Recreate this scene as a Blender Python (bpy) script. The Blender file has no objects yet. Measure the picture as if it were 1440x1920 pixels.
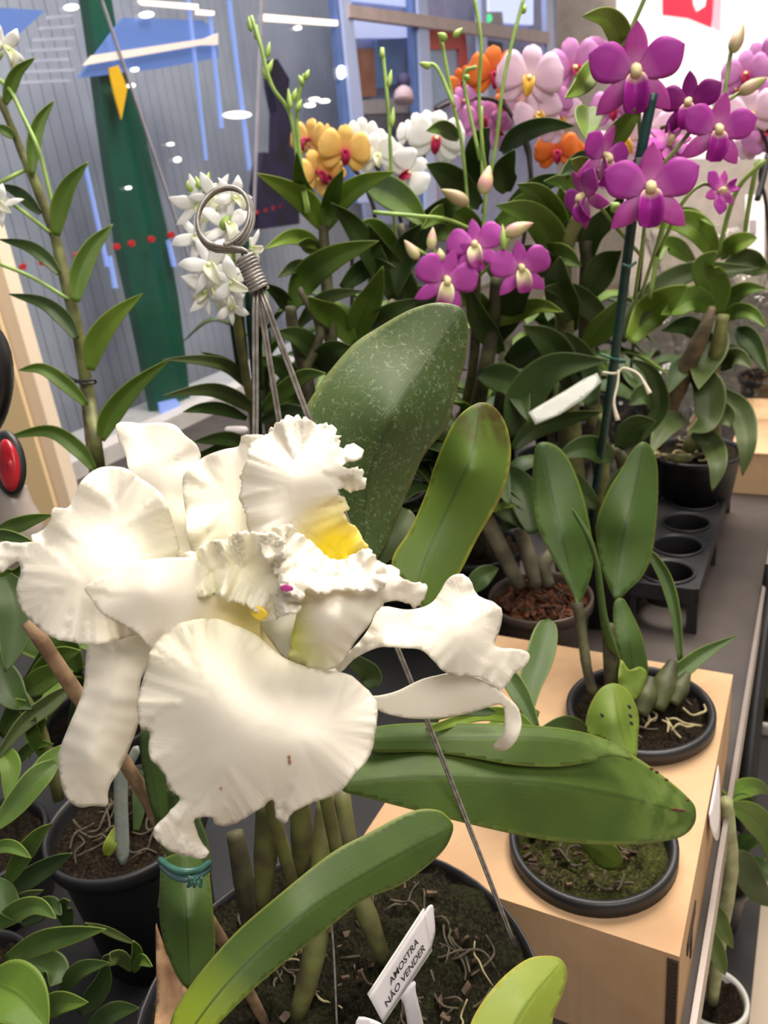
import bpy, math, random
import numpy as np
from mathutils import Vector, Matrix
from mathutils.geometry import delaunay_2d_cdt
rng = random.Random(7)
scn = bpy.context.scene
COL = scn.collection

# ------------------------------------------------------------------ camera
FPX = 1500.0
TH = math.radians(23); RO = math.radians(7)
cF = np.array([0, math.cos(TH), -math.sin(TH)])
_R0 = np.array([1., 0, 0]); _U0 = np.array([0, math.sin(TH), math.cos(TH)])
cR = math.cos(RO)*_R0 - math.sin(RO)*_U0
cU = math.sin(RO)*_R0 + math.cos(RO)*_U0
cC = np.array([0, 0, .55])
cam = bpy.data.cameras.new('camera'); camo = bpy.data.objects.new('camera', cam); COL.objects.link(camo)
cam.sensor_fit = 'HORIZONTAL'; cam.sensor_width = 36; cam.lens = 36*FPX/1440
camo.matrix_world = Matrix(((cR[0], cU[0], -cF[0], cC[0]), (cR[1], cU[1], -cF[1], cC[1]), (cR[2], cU[2], -cF[2], cC[2]), (0, 0, 0, 1)))
cam.clip_start = .02
cam.dof.use_dof = True; cam.dof.focus_distance = .36; cam.dof.aperture_fstop = 22
scn.camera = camo
# ------------------------------------------------------------------ world, lights, exposure
w = bpy.data.worlds.new('world'); scn.world = w; w.use_nodes = True
w.node_tree.nodes['Background'].inputs[0].default_value = (.92, .90, .88, 1)
w.node_tree.nodes['Background'].inputs[1].default_value = .20
def area(name, loc, target, size, energy, col):
    l = bpy.data.lights.new(name, 'AREA'); l.shape = 'RECTANGLE'; l.size = size[0]; l.size_y = size[1]
    l.energy = energy; l.color = col
    o = bpy.data.objects.new(name, l); COL.objects.link(o); o.location = loc
    o.rotation_euler = (Vector(target)-Vector(loc)).to_track_quat('-Z', 'Y').to_euler()
area('ceiling_lamp_table', (.75, .75, 2.3), (.05, .45, .1), (.8, .8), 34, (1, .91, .80))
area('fill_aisle', (.45, -.9, 1.9), (.0, .4, .3), (1.1, .8), 28, (1, .93, .86))  # unseen fill added to light the blossoms from the camera side
area('fill_back', (.5, 1.5, 2.2), (.35, 1.2, .2), (1.2, .9), 58, (1, .90, .80))  # unseen fill added to brighten the rear foliage and right background
area('fill_window', (-.2, 2.9, 2.9), (-.2, 3.6, .6), (1.2, .6), 60, (.90, .92, 1))  # unseen fill added to lift the ribbed wall behind the glass
scn.view_settings.view_transform = 'Standard'; scn.view_settings.look = 'None'
scn.view_settings.exposure = 0.22; scn.view_settings.gamma = 1.0; scn.view_settings.use_curve_mapping = False

# ------------------------------------------------------------------ geometry helpers
def ray(x, y): return cF + (x-720)/FPX*cR - (y-960)/FPX*cU
def P(x, y, d): return cC + d*ray(x, y)
def PZ(x, y, z):
    r = ray(x, y); return cC + (z-cC[2])/r[2]*r
def depth(p): return float((np.array(p)-cC) @ cF)
def sr(r, g, b): return tuple(((c/255+.055)/1.055)**2.4 if c > 10 else c/255/12.92 for c in (r, g, b)) + (1,)
E1 = np.array([.5, .866, 0]); E2 = np.array([-.866, .5, 0]); EZ = np.array([0, 0, 1.])

def cr(pts, n):
    """catmull-rom resample of a list of vectors to n samples"""
    p = np.array(pts, float)
    if len(p) == 2:
        t = np.linspace(0, 1, n)[:, None]; return p[0]*(1-t)+p[1]*t
    q = np.vstack([2*p[0]-p[1], p, 2*p[-1]-p[-2]]); m = len(p)-1
    out = []
    for k in range(n):
        s = k/(n-1)*m; i = min(int(s), m-1); t = s-i
        a, b, c, d = q[i], q[i+1], q[i+2], q[i+3]
        out.append(.5*((2*b)+(-a+c)*t+(2*a-5*b+4*c-d)*t*t+(-a+3*b-3*c+d)*t**3))
    return np.array(out)

def link(name, me, mat, parent=None, smooth=True, sub=False):
    """mesh whose vertices are in world space; when it has a parent they are shifted to the parent's base"""
    if parent is not None:
        b = parent.get('_base'); me.transform(Matrix.Translation((-b[0], -b[1], -b[2])))
    o = bpy.data.objects.new(name, me); COL.objects.link(o)
    if isinstance(mat, (list, tuple)):
        for m_ in mat: me.materials.append(m_)
    else: me.materials.append(mat)
    if smooth: me.polygons.foreach_set('use_smooth', [True]*len(me.polygons))
    if parent is not None:
        o.parent = parent; o['_base'] = parent['_base']
    return o
def thing(name, label, cat, loc, group=None):
    o = bpy.data.objects.new(name, None); COL.objects.link(o); o.location = Vector(loc); o.empty_display_size = .02
    o['label'] = label; o['category'] = cat; o['_base'] = [float(c) for c in loc]
    if group: o['group'] = group
    return o
def tag(o, label, cat, group=None):
    """a thing that is one mesh: origin moved to its lowest centre"""
    o['label'] = label; o['category'] = cat
    if group: o['group'] = group
    return o
def struct(o): o['kind'] = 'structure'; return o
def mesh(name, v, f, uv=None):
    me = bpy.data.meshes.new(name); me.from_pydata([tuple(map(float, p)) for p in v], [], [tuple(map(int, q)) for q in f]); me.update()
    if uv is not None:
        l = me.uv_layers.new(name='UVMap')
        vi = np.zeros(len(me.loops), int); me.loops.foreach_get('vertex_index', vi)
        l.data.foreach_set('uv', np.array(uv, float)[vi].ravel())
    return me
def solid(o, t, off=-1):
    m = o.modifiers.new('thickness', 'SOLIDIFY'); m.thickness = t; m.offset = off
    return o

def tube(name, pts, r, mat, parent=None, n=None, k=8, closed_ends=True, bump=0):
    n = n or max(6, 4*len(pts)); p = cr(pts, n)
    rr = np.interp(np.linspace(0, 1, n), np.linspace(0, 1, len(r)), r) if hasattr(r, '__len__') else np.full(n, r)
    if bump: rr = rr*(1+bump*np.array([rng.uniform(-1, 1) for _ in range(n)]))
    t = np.gradient(p, axis=0); t /= np.linalg.norm(t, axis=1)[:, None]+1e-9
    a = np.cross(t[0], [0, 0, 1.]);
    if np.linalg.norm(a) < .05: a = np.cross(t[0], [1., 0, 0])
    a /= np.linalg.norm(a)
    V = []; U_ = []
    for i in range(n):
        a = a - t[i]*(a@t[i]); a /= np.linalg.norm(a); b = np.cross(t[i], a)
        for j in range(k):
            an = 2*math.pi*j/k; V.append(p[i]+rr[i]*(math.cos(an)*a+math.sin(an)*b)); U_.append((i/(n-1), j/k))
    Fc = [(i*k+j, i*k+(j+1) % k, (i+1)*k+(j+1) % k, (i+1)*k+j) for i in range(n-1) for j in range(k)]
    if closed_ends:
        Fc += [tuple(range(k))[::-1], tuple(range((n-1)*k, n*k))]
    return link(name, mesh(name, V, Fc, U_), mat, parent)
def px(l): return [P(*q[:3]) for q in l]

PROF = {
 'lance': lambda u: .94*(0.34+.66*math.sin(min(u/.38, 1)*math.pi/2))*(1 if u < .38 else max(0, 1-((u-.38)/.62)**1.9)**.95),
 'strap': lambda u: (0.35+.65*min(1, u/.5)**.8)*math.sqrt(max(0, 1-max(0, (u-.62)/.38)**2.6)),
 'petal': lambda u: (.35+.65*math.sin(min(u/.6, 1)*math.pi/2))*math.sqrt(max(0, 1-max(0, (u-.6)/.4)**2)),
 'round': lambda u: (.12+.88*math.sin(min(u/.62, 1)*math.pi/2))*math.sqrt(max(0, 1-max(0, (u-.62)/.38)**2.2)),
  'roundp': lambda u: (.14+.86*math.sin(min(u/.55, 1)*math.pi/2))*(1 if u < .55 else max(0, 1-((u-.55)/.45)**2.1)),
 'point': lambda u: (.45+.55*math.sin(min(u/.4, 1)*math.pi/2))*(1 if u < .4 else max(0, 1-((u-.4)/.6)**2.1)),
}
def ribbon_me(name, p, W, hint, prof='lance', fold=.3, cup=0., wave=0., n=22, m=6, roll=0., twist=0.):
    """p: centre line (3D), W: full width, hint: point or direction the upper face looks at"""
    p = cr(p, n); t = np.gradient(p, axis=0); t /= np.linalg.norm(t, axis=1)[:, None]+1e-9
    V = []; UV = []; ph = rng.uniform(0, 6)
    for i in range(n):
        u = i/(n-1); u2 = .5-.5*math.cos(math.pi*u) if False else u
        h = hint-p[i] if np.linalg.norm(hint) < 50 and not getattr(hint, 'isdir', False) else hint
        s = np.cross(t[i], h); s /= np.linalg.norm(s)+1e-9; nn = np.cross(s, t[i])
        ro = roll+twist*u; s2 = s*math.cos(ro)+nn*math.sin(ro); n2 = nn*math.cos(ro)-s*math.sin(ro)
        hw = .5*W*PROF[prof](u2)
        for j in range(-m, m+1):
            v = j/m; z = fold*abs(v)**1.25*hw+cup*v*v*hw+wave*hw*abs(v)*math.sin(u*9+ph+v*1.3)
            V.append(p[i]+s2*v*hw+n2*z); UV.append((u, abs(v)))
    k = 2*m+1
    Fc = [(i*k+j, i*k+j+1, (i+1)*k+j+1, (i+1)*k+j) for i in range(n-1) for j in range(2*m)]
    return mesh(name, V, Fc, UV)
def leaf(parent, pts, wpx, mat, prof='lance', fold=.3, roll=0., wave=0.06, cup=0, thick=.0007, name='leaf', twist=0., n=20):
    p = px(pts); d = sum(q[2] for q in pts)/len(pts)
    me = ribbon_me(name, p, wpx*d/FPX/max(.45, math.cos(roll)), cC.copy(), prof, fold, cup, wave, n=n, roll=roll, twist=twist)
    return solid(link(name, me, mat, parent), thick)

def tps(ctrl):
    c = np.array(ctrl, float); X = c[:, :2]/100; n = len(c)
    if n < 4:
        A = np.c_[np.ones(n), X]; co = np.linalg.lstsq(A, c[:, 2], rcond=None)[0]
        return lambda q: np.c_[np.ones(len(q)), q/100]@co
    def K(r2): return np.where(r2 > 1e-12, .5*r2*np.log(r2+1e-12), 0)
    r2 = ((X[:, None]-X[None])**2).sum(-1); Pm = np.c_[np.ones(n), X]
    A = np.zeros((n+3, n+3)); A[:n, :n] = K(r2)+np.eye(n)*.02; A[:n, n:] = Pm; A[n:, :n] = Pm.T
    s = np.linalg.lstsq(A, np.r_[c[:, 2], 0, 0, 0], rcond=None)[0]
    def fn(q):
        q = q/100; d2 = ((q[:, None]-X[None])**2).sum(-1)
        return K(d2)@s[:n]+np.c_[np.ones(len(q)), q]@s[n:]
    return fn
def segdist(q, poly, closed):
    """distance to a polyline and arc position (0..1) of the nearest point"""
    a = poly; b = np.roll(poly, -1, 0) if closed else poly[1:]
    if not closed: a = poly[:-1]
    L = np.linalg.norm(b-a, axis=1); cum = np.r_[0, np.cumsum(L)]; best = np.full(len(q), 1e9); arc = np.zeros(len(q))
    for i in range(len(a)):
        ab = b[i]-a[i]; t = np.clip(((q-a[i])@ab)/(ab@ab+1e-9), 0, 1)
        dd = np.linalg.norm(q-(a[i]+t[:, None]*ab), axis=1); m = dd < best
        best = np.where(m, dd, best); arc = np.where(m, (cum[i]+t*L[i])/cum[-1], arc)
    return best, arc
def patch(name, outline, dctl, mat, parent, spine=None, fold=0., step=7, sm=True, fringe=0., flen=5., ruffle=0., rlam=25., rn=12, ridge=0., ridn=60, thick=.0008, shape=None):
    """a curved sheet of real thickness: outline with a depth surface, ruffled rim and toothed edge"""
    o = np.array(outline, float)
    if sm:
        seg = []
        N = len(o)
        for i in range(N):
            a, b, c, d = o[i-1], o[i], o[(i+1) % N], o[(i+2) % N]
            k = max(1, int(np.linalg.norm(c-b)/(flen if fringe else step*.8)))
            for j in range(k):
                t = j/k; seg.append(.5*((2*b)+(-a+c)*t+(2*a-5*b+4*c-d)*t*t+(-a+3*b-3*c+d)*t**3))
        o = np.array(seg)
    base_o = o.copy()
    if fringe:
        tn = np.roll(o, -1, 0)-np.roll(o, 1, 0); nn = np.c_[tn[:, 1], -tn[:, 0]]; nn /= np.linalg.norm(nn, axis=1)[:, None]+1e-9
        area2 = np.sum(o[:, 0]*np.roll(o[:, 1], -1)-np.roll(o[:, 0], -1)*o[:, 1])
        sg = 1 if area2 > 0 else -1
        p1, p2, p3 = (rng.uniform(0, 6) for _ in range(3))
        hh = np.array([.55*math.sin(i*.43+p1+1.5*math.sin(i*.11+p2))+.55*abs(math.sin(i*1.05+p3+1.8*math.sin(i*.23)))**.7+rng.uniform(-.45, .45) for i in range(len(o))])
        wgt = np.ones(len(o))
        if callable(fringe): wgt = np.array([fringe(q) for q in o])
        else: wgt *= fringe
        o = o+nn*sg*(hh*wgt)[:, None]
    mn, mx = o.min(0), o.max(0); pts = []
    y = mn[1]; r_ = 0
    while y < mx[1]:
        x = mn[0]+(step/2 if r_ % 2 else 0)
        while x < mx[0]: pts.append((x, y)); x += step
        y += step*.87; r_ += 1
    q = np.array(pts)
    inside = np.zeros(len(q), bool); j = len(o)-1
    for i in range(len(o)):
        c = ((o[i, 1] > q[:, 1]) != (o[j, 1] > q[:, 1])) & (q[:, 0] < (o[j, 0]-o[i, 0])*(q[:, 1]-o[i, 1])/(o[j, 1]-o[i, 1]+1e-12)+o[i, 0])
        inside ^= c; j = i
    q = q[inside]; de, _ = segdist(q, o, True); q = q[de > step*.5]
    if spine is not None:
        sp = cr(spine, max(12, int(np.linalg.norm(np.diff(np.array(spine, float), axis=0), axis=1).sum()/(step*.6)))); q = np.vstack([q[segdist(q, sp, False)[0] > step*.6], [s for s in sp[1:-1]]])
    allv = np.vstack([o, q])
    rv, _, rf, *_ = delaunay_2d_cdt([Vector(v) for v in allv], [], [list(range(len(o)))], 1, 1e-4)
    v = np.array([tuple(a) for a in rv])
    de, arc = segdist(v, base_o, True)
    dep = tps(dctl)(v)
    if spine is not None:
        ds, us = segdist(v, sp, False); rr = ds/(ds+de+1e-6); dep = dep-fold*ds/FPX*dep.mean()
    else:
        c0 = v.mean(0); us = (v[:, 1]-v[:, 1].min())/np.ptp(v[:, 1]); rr = np.exp(-de/30)
    if ruffle:
        g_ = np.zeros(len(v))
        for q_ in range(9):
            k_ = max(1, int(round(rn*rng.uniform(.35, 2.0)))); g_ += math.sqrt(rn/k_)*np.sin(2*math.pi*k_*arc+rng.uniform(0, 6.28))
        dep = dep+ruffle*np.exp(-de/rlam)*g_/2.4
    if ridge:
        g_ = np.zeros(len(v))
        for q_ in range(7): g_ += np.sin(2*math.pi*int(ridn*rng.uniform(.5, 1.3))*arc+rng.uniform(0, 6.28))
        dep = dep+ridge*np.exp(-de/(rlam*1.6))*g_/2
    if shape is not None: dep = dep+shape(v)
    V = [P(a[0], a[1], d_) for a, d_ in zip(v, dep)]
    # outward faces look at the camera
    fs = []
    for f_ in rf:
        a, b, c = f_[0], f_[1], f_[2]
        cz = (v[b, 0]-v[a, 0])*(v[c, 1]-v[a, 1])-(v[b, 1]-v[a, 1])*(v[c, 0]-v[a, 0])
        fs.append(tuple(f_) if cz < 0 else tuple(f_)[::-1])
    me = mesh(name, V, fs, np.c_[us, rr])
    per = np.linalg.norm(np.diff(base_o, axis=0), axis=1).sum()
    l = me.uv_layers.new(name='rim'); vi = np.zeros(len(me.loops), int); me.loops.foreach_get('vertex_index', vi)
    l.data.foreach_set('uv', np.c_[arc*per/9, de/70][vi].ravel())
    return solid(link(name, me, mat, parent), thick)

def box_me(name, c, ax, ay, az):
    """box with centre c and half axes"""
    c, ax, ay, az = map(np.array, (c, ax, ay, az))
    v = [c+i*ax+j*ay+k*az for k in (-1, 1) for j in (-1, 1) for i in (-1, 1)]
    return mesh(name, v, [(0, 2, 3, 1), (4, 5, 7, 6), (0, 1, 5, 4), (2, 6, 7, 3), (0, 4, 6, 2), (1, 3, 7, 5)])
def box(name, c, ax, ay, az, mat, parent=None, bev=.0):
    o = link(name, box_me(name, c, ax, ay, az), mat, parent, smooth=False)
    if bev:
        b = o.modifiers.new('bevel', 'BEVEL'); b.width = bev; b.segments = 2
    return o
def lathe(name, c, prof, mat, parent=None, k=48, axis=None, lump=0):
    """prof: list of (radius, height) around the vertical through c"""
    V = []; n = len(prof)
    for i, (r, h) in enumerate(prof):
        for j in range(k):
            a = 2*math.pi*j/k; V.append((c[0]+r*math.cos(a), c[1]+r*math.sin(a), c[2]+h))
    Fc = [(i*k+j, i*k+(j+1) % k, (i+1)*k+(j+1) % k, (i+1)*k+j) for i in range(n-1) for j in range(k)]
    return link(name, mesh(name, V, Fc), mat, parent)
def ellips(name, a, b, r, mat, parent=None, k=12, n=12, tip=.35):
    """bud or bulb from a to b, thickest near a"""
    a = np.array(a); b = np.array(b); rr = []
    for i in range(n):
        u = i/(n-1); rr.append(r*max(.03, math.sin(math.pi*min(1, u**.8))**.75*(1-tip*u)+.02))
    return tube(name, [a+(b-a)*u for u in np.linspace(0, 1, 5)], rr, mat, parent, n=n, k=k)

# ------------------------------------------------------------------ materials
def newmat(name):
    m = bpy.data.materials.new(name); m.use_nodes = True; nt = m.node_tree
    return m, nt, nt.nodes['Principled BSDF']
def node(nt, t, **kw):
    n = nt.nodes.new(t)
    for k, v in kw.items(): setattr(n, k, v)
    return n
def lk(nt, a, b): nt.links.new(a, b)
def ramp(nt, fac, stops):
    n = node(nt, 'ShaderNodeValToRGB'); e = n.color_ramp.elements
    e[0].position, e[0].color = stops[0]; e[1].position, e[1].color = stops[-1]
    for p_, c_ in stops[1:-1]:
        q = e.new(p_); q.color = c_
    lk(nt, fac, n.inputs[0]); return n.outputs[0]
def mixc(nt, fac, a, b, mode='MIX'):
    n = node(nt, 'ShaderNodeMix', data_type='RGBA', blend_type=mode)
    if isinstance(fac, (int, float)): n.inputs[0].default_value = fac
    else: lk(nt, fac, n.inputs[0])
    for i, v in ((6, a), (7, b)):
        if isinstance(v, tuple): n.inputs[i].default_value = v
        else: lk(nt, v, n.inputs[i])
    return n.outputs[2]
def bump(nt, b, height, s, dist=.001):
    n = node(nt, 'ShaderNodeBump'); n.inputs['Strength'].default_value = s; n.inputs['Distance'].default_value = dist
    lk(nt, height, n.inputs['Height']); lk(nt, n.outputs[0], b.inputs['Normal'])
def noise(nt, sc, det=3, vec=None, rough=.5):
    n = node(nt, 'ShaderNodeTexNoise'); n.inputs['Scale'].default_value = sc; n.inputs['Detail'].default_value = det; n.inputs['Roughness'].default_value = rough
    if vec is not None: lk(nt, vec, n.inputs['Vector'])
    return n.outputs[0]
def objco(nt): return node(nt, 'ShaderNodeTexCoord').outputs['Object']
def uvs(nt):
    t = node(nt, 'ShaderNodeTexCoord'); s = node(nt, 'ShaderNodeSeparateXYZ'); lk(nt, t.outputs['UV'], s.inputs[0]); return t.outputs['UV'], s.outputs[0], s.outputs[1]
BW = [(0, (0, 0, 0, 1)), (1, (1, 1, 1, 1))]
def plain(name, c, rough=.5, c2=None, sc=20, metal=0, bmp=0, spec=.5):
    m, nt, b = newmat(name); b.inputs['Roughness'].default_value = rough; b.inputs['Metallic'].default_value = metal
    b.inputs['Specular IOR Level'].default_value = spec
    co = objco(nt); nz = noise(nt, sc, 4, co)
    c2 = c2 or tuple(x*.85 for x in c[:3])+(1,)
    lk(nt, ramp(nt, nz, [(.35, c), (.65, c2)]), b.inputs['Base Color'])
    if bmp: bump(nt, b, nz, bmp)
    return m
def emit(name, c, s):
    m, nt, b = newmat(name); b.inputs['Base Color'].default_value = (c[0]*.5, c[1]*.5, c[2]*.5, 1)
    b.inputs['Emission Color'].default_value = c; b.inputs['Emission Strength'].default_value = s; return m
def translucent(nt, b, col, f):
    tr = node(nt, 'ShaderNodeBsdfTranslucent'); mx = node(nt, 'ShaderNodeMixShader'); mx.inputs[0].default_value = f
    out = nt.nodes['Material Output']; lk(nt, b.outputs[0], mx.inputs[1]); lk(nt, tr.outputs[0], mx.inputs[2]); lk(nt, mx.outputs[0], out.inputs[0])
    if isinstance(col, tuple): tr.inputs[0].default_value = col
    else: lk(nt, col, tr.inputs[0])
def leafmat(name, c1, c2, rib=None, edge=None, tipc=None, rough=.5, veins=.35, speck=0, tr=.12, basec=None):
    ol = lambda c: (c[0]*.84, c[1]*.71, c[2]*.52, 1) if c else c
    c1, c2, rib, edge, basec = ol(c1), ol(c2), ol(rib), ol(edge), ol(basec)
    m, nt, b = newmat(name); uv, u, v = uvs(nt); co = objco(nt)
    big = noise(nt, 28, 2, co)
    col = ramp(nt, big, [(.3, c1), (.7, c2)])
    mp = node(nt, 'ShaderNodeMapping'); mp.inputs['Scale'].default_value = (3, 38, 1); lk(nt, uv, mp.inputs[0])
    vn = noise(nt, 1.6, 2, mp.outputs[0])
    col = mixc(nt, ramp(nt, vn, [(.42, (0, 0, 0, 1)), (.62, (veins,)*3+(1,))]), col, tuple(x*.62 for x in c1[:3])+(1,))
    if basec: col = mixc(nt, ramp(nt, u, [(0, (1, 1, 1, 1)), (.3, (0, 0, 0, 1))]), col, basec)
    rib = rib or tuple(min(1, x*.55) for x in c1[:3])+(1,)
    col = mixc(nt, ramp(nt, v, [(0, (.8, .8, .8, 1)), (.035, (.7, .7, .7, 1)), (.07, (0, 0, 0, 1))]), col, rib)
    if edge: col = mixc(nt, ramp(nt, v, [(.90, (0, 0, 0, 1)), (.985, (.85, .85, .85, 1))]), col, edge)
    if tipc:
        t1 = ramp(nt, u, [(.80, (0, 0, 0, 1)), (.90, (.9, .9, .9, 1))]); nz = ramp(nt, noise(nt, 90, 3, co), [(.4, (0, 0, 0, 1)), (.6, (1, 1, 1, 1))])
        mm = node(nt, 'ShaderNodeMath', operation='MULTIPLY'); lk(nt, t1, mm.inputs[0]); lk(nt, nz, mm.inputs[1]); col = mixc(nt, mm.outputs[0], col, tipc)
    if speck:
        vo = node(nt, 'ShaderNodeTexVoronoi'); vo.feature = 'DISTANCE_TO_EDGE'; vo.inputs['Scale'].default_value = 210
        wn = node(nt, 'ShaderNodeVectorMath', operation='ADD'); lk(nt, co, wn.inputs[0])
        nzc = node(nt, 'ShaderNodeTexNoise'); nzc.inputs['Scale'].default_value = 160; lk(nt, co, nzc.inputs['Vector'])
        sc_ = node(nt, 'ShaderNodeVectorMath', operation='SCALE'); lk(nt, nzc.outputs[1], sc_.inputs[0]); sc_.inputs['Scale'].default_value = .012; lk(nt, sc_.outputs[0], wn.inputs[1])
        lk(nt, wn.outputs[0], vo.inputs['Vector'])
        e_ = ramp(nt, vo.outputs[0], [(0, (.42, .42, .42, 1)), (.04, (0, 0, 0, 1))]); g_ = ramp(nt, noise(nt, 130, 2, co), [(.47, (0, 0, 0, 1)), (.6, (1, 1, 1, 1))])
        mm = node(nt, 'ShaderNodeMath', operation='MULTIPLY'); lk(nt, e_, mm.inputs[0]); lk(nt, g_, mm.inputs[1])
        col = mixc(nt, mm.outputs[0], col, sr(165, 180, 130))
        g2 = ramp(nt, noise(nt, 420, 2, co), [(.60, (0, 0, 0, 1)), (.72, (.28, .28, .28, 1))]); col = mixc(nt, g2, col, sr(170, 185, 160))
    lk(nt, col, b.inputs['Base Color']); b.inputs['Roughness'].default_value = rough; b.inputs['Specular IOR Level'].default_value = .38
    bump(nt, b, vn, .25, .0006)
    translucent(nt, b, col, tr); return m
L_MID = leafmat('leaf_mid', sr(104, 146, 58), sr(82, 122, 48), edge=sr(120, 150, 70))
L_LIGHT = leafmat('leaf_light', sr(136, 178, 76), sr(108, 152, 58), edge=sr(150, 180, 90), tr=.2)
L_DARK = leafmat('leaf_dark', sr(66, 98, 48), sr(48, 76, 38), edge=sr(84, 110, 60))
L_GREY = leafmat('leaf_greyish', sr(84, 108, 66), sr(62, 86, 50), edge=sr(110, 130, 84))
L_SPECK = leafmat('leaf_speckled', sr(78, 106, 62), sr(62, 92, 50), rib=sr(58, 78, 46), edge=sr(120, 140, 86), speck=1, rough=.55, veins=.12)
L_BROWN = leafmat('leaf_brown_tipped', sr(96, 130, 52), sr(80, 116, 44), rib=sr(64, 96, 36), edge=sr(172, 186, 84), tipc=sr(74, 52, 24), veins=.1)
L_BIG = leafmat('leaf_big', sr(82, 114, 50), sr(66, 98, 42), rib=sr(58, 84, 34), edge=sr(126, 150, 76), tipc=sr(96, 116, 54), veins=.12)
L_BOT = leafmat('leaf_bottom', sr(74, 106, 46), sr(62, 94, 40), rib=sr(50, 80, 34), edge=sr(140, 162, 86), veins=.12, basec=sr(168, 204, 60))
L_YEL = leafmat('leaf_yellowish', sr(146, 174, 78), sr(128, 160, 62), rib=sr(104, 138, 54), edge=sr(196, 200, 110), veins=.1, tr=.2)
L_POTA = leafmat('leaf_upright', sr(76, 110, 54), sr(62, 96, 44), rib=sr(52, 78, 38), edge=sr(120, 148, 74), veins=.12)
L_SPOT = leafmat('leaf_spotted', sr(118, 152, 68), sr(104, 140, 58), rib=sr(90, 120, 50), edge=sr(150, 176, 84), veins=.1)
L_SEED = leafmat('leaf_young', sr(84, 122, 48), sr(54, 88, 36), edge=sr(130, 160, 80))
def petalmat(name, c, base, tip=None, veins=0, tr=.3, rough=.5, b0=.0, b1=.35, veinc=None, sss=0):
    m, nt, b = newmat(name); uv, u, v = uvs(nt)
    col = ramp(nt, u, [(b0, base), (b1, c)] + ([(.97, tip)] if tip else []))
    if veins:
        mp = node(nt, 'ShaderNodeMapping'); mp.inputs['Scale'].default_value = (2, 30, 1); lk(nt, uv, mp.inputs[0])
        vn = noise(nt, 1.4, 2, mp.outputs[0]); col = mixc(nt, ramp(nt, vn, [(.45, (0, 0, 0, 1)), (.62, (veins,)*3+(1,))]), col, veinc or tuple(x*.6 for x in c[:3])+(1,))
        bump(nt, b, vn, .2, .0005)
    lk(nt, col, b.inputs['Base Color']); b.inputs['Roughness'].default_value = rough; b.inputs['Specular IOR Level'].default_value = .3
    translucent(nt, b, col, tr); return m
WHITE = sr(238, 232, 218); CREAM = sr(250, 246, 226)
PT_WHITE = petalmat('petal_white', sr(248, 248, 246), sr(246, 246, 240), veins=0, tr=.28)
def cattleya_mat(name, ctr, col_in, rad, soft=.5, veinb=.32):
    m, nt, b = newmat(name); co = node(nt, 'ShaderNodeNewGeometry').outputs['Position']
    d = node(nt, 'ShaderNodeVectorMath', operation='DISTANCE'); lk(nt, co, d.inputs[0]); d.inputs[1].default_value = tuple(ctr)
    mm = node(nt, 'ShaderNodeMath', operation='DIVIDE'); lk(nt, d.outputs['Value'], mm.inputs[0]); mm.inputs[1].default_value = rad
    fac = ramp(nt, mm.outputs[0], [(soft*.4, (1, 1, 1, 1)), (1, (0, 0, 0, 1))])
    col = mixc(nt, fac, WHITE, col_in)
    um = node(nt, 'ShaderNodeUVMap', uv_map='rim'); sp_ = node(nt, 'ShaderNodeSeparateXYZ'); lk(nt, um.outputs[0], sp_.inputs[0])
    mp = node(nt, 'ShaderNodeMapping'); mp.inputs['Scale'].default_value = (1, .5, 1); lk(nt, um.outputs[0], mp.inputs[0])
    vn = noise(nt, 1.3, 3, mp.outputs[0]); fd = ramp(nt, sp_.outputs[1], [(0, (1, 1, 1, 1)), (.85, (.06, .06, .06, 1))])
    mu = node(nt, 'ShaderNodeMath', operation='MULTIPLY'); lk(nt, vn, mu.inputs[0]); lk(nt, fd, mu.inputs[1])
    bump(nt, b, mu.outputs[0], veinb, .0012)
    lk(nt, col, b.inputs['Base Color']); b.inputs['Roughness'].default_value = .55; b.inputs['Specular IOR Level'].default_value = .25
    translucent(nt, b, col, .28); return m
M_STEM = plain('green_stem', sr(120, 140, 62), .5, sr(96, 116, 50), 60)
M_CANE = plain('cane', sr(118, 122, 66), .6, sr(84, 80, 50), 50)
M_DCANE = plain('dark_cane', sr(84, 84, 52), .7, sr(54, 48, 34), 70)
M_LSTEM = plain('light_stem', sr(160, 190, 100), .5, sr(130, 164, 80), 60)
M_BULB = plain('green_bulb', sr(78, 84, 44), .6, sr(54, 56, 32), 70)
M_BROWNCANE = plain('brown_cane', sr(104, 86, 60), .75, sr(70, 62, 42), 60)
M_BLACKSTEM = plain('dark_spike', sr(44, 34, 32), .6)
M_BAMBOO = plain('bamboo', sr(150, 122, 92), .7, sr(110, 86, 62), 120, bmp=.3)
M_GSTAKE = plain('green_stake', sr(22, 66, 60), .4, sr(14, 46, 44), 60)
M_TIE = plain('green_tie', sr(60, 110, 96), .4, sr(40, 80, 72), 80)
M_BLACKP = plain('black_plastic', sr(38, 38, 40), .45, sr(28, 28, 30), 30)
M_WHITEP = plain('white_plastic', sr(225, 224, 216), .4)
M_LABEL = plain('white_label', sr(236, 230, 232), .4, sr(228, 222, 224))
M_GREYLBL = plain('grey_label', sr(150, 156, 146), .4, sr(128, 134, 126))
M_LABELG = plain('pale_grey_label', sr(164, 168, 158), .4, sr(146, 150, 140))
M_INK = plain('ink', sr(40, 36, 38), .6)
M_WIRE = plain('steel_wire', sr(168, 162, 156), .35, sr(128, 122, 116), 200, metal=.35)
M_STRING = plain('white_string', sr(235, 225, 200), .8)
M_ROOT = plain('root', sr(160, 150, 112), .8, sr(140, 126, 92), 200)
M_ROOTD = plain('root_dark', sr(84, 74, 54), .8, sr(52, 46, 34), 200)
M_BARK = plain('bark', sr(120, 72, 44), .85, sr(70, 42, 28), 90)
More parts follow.
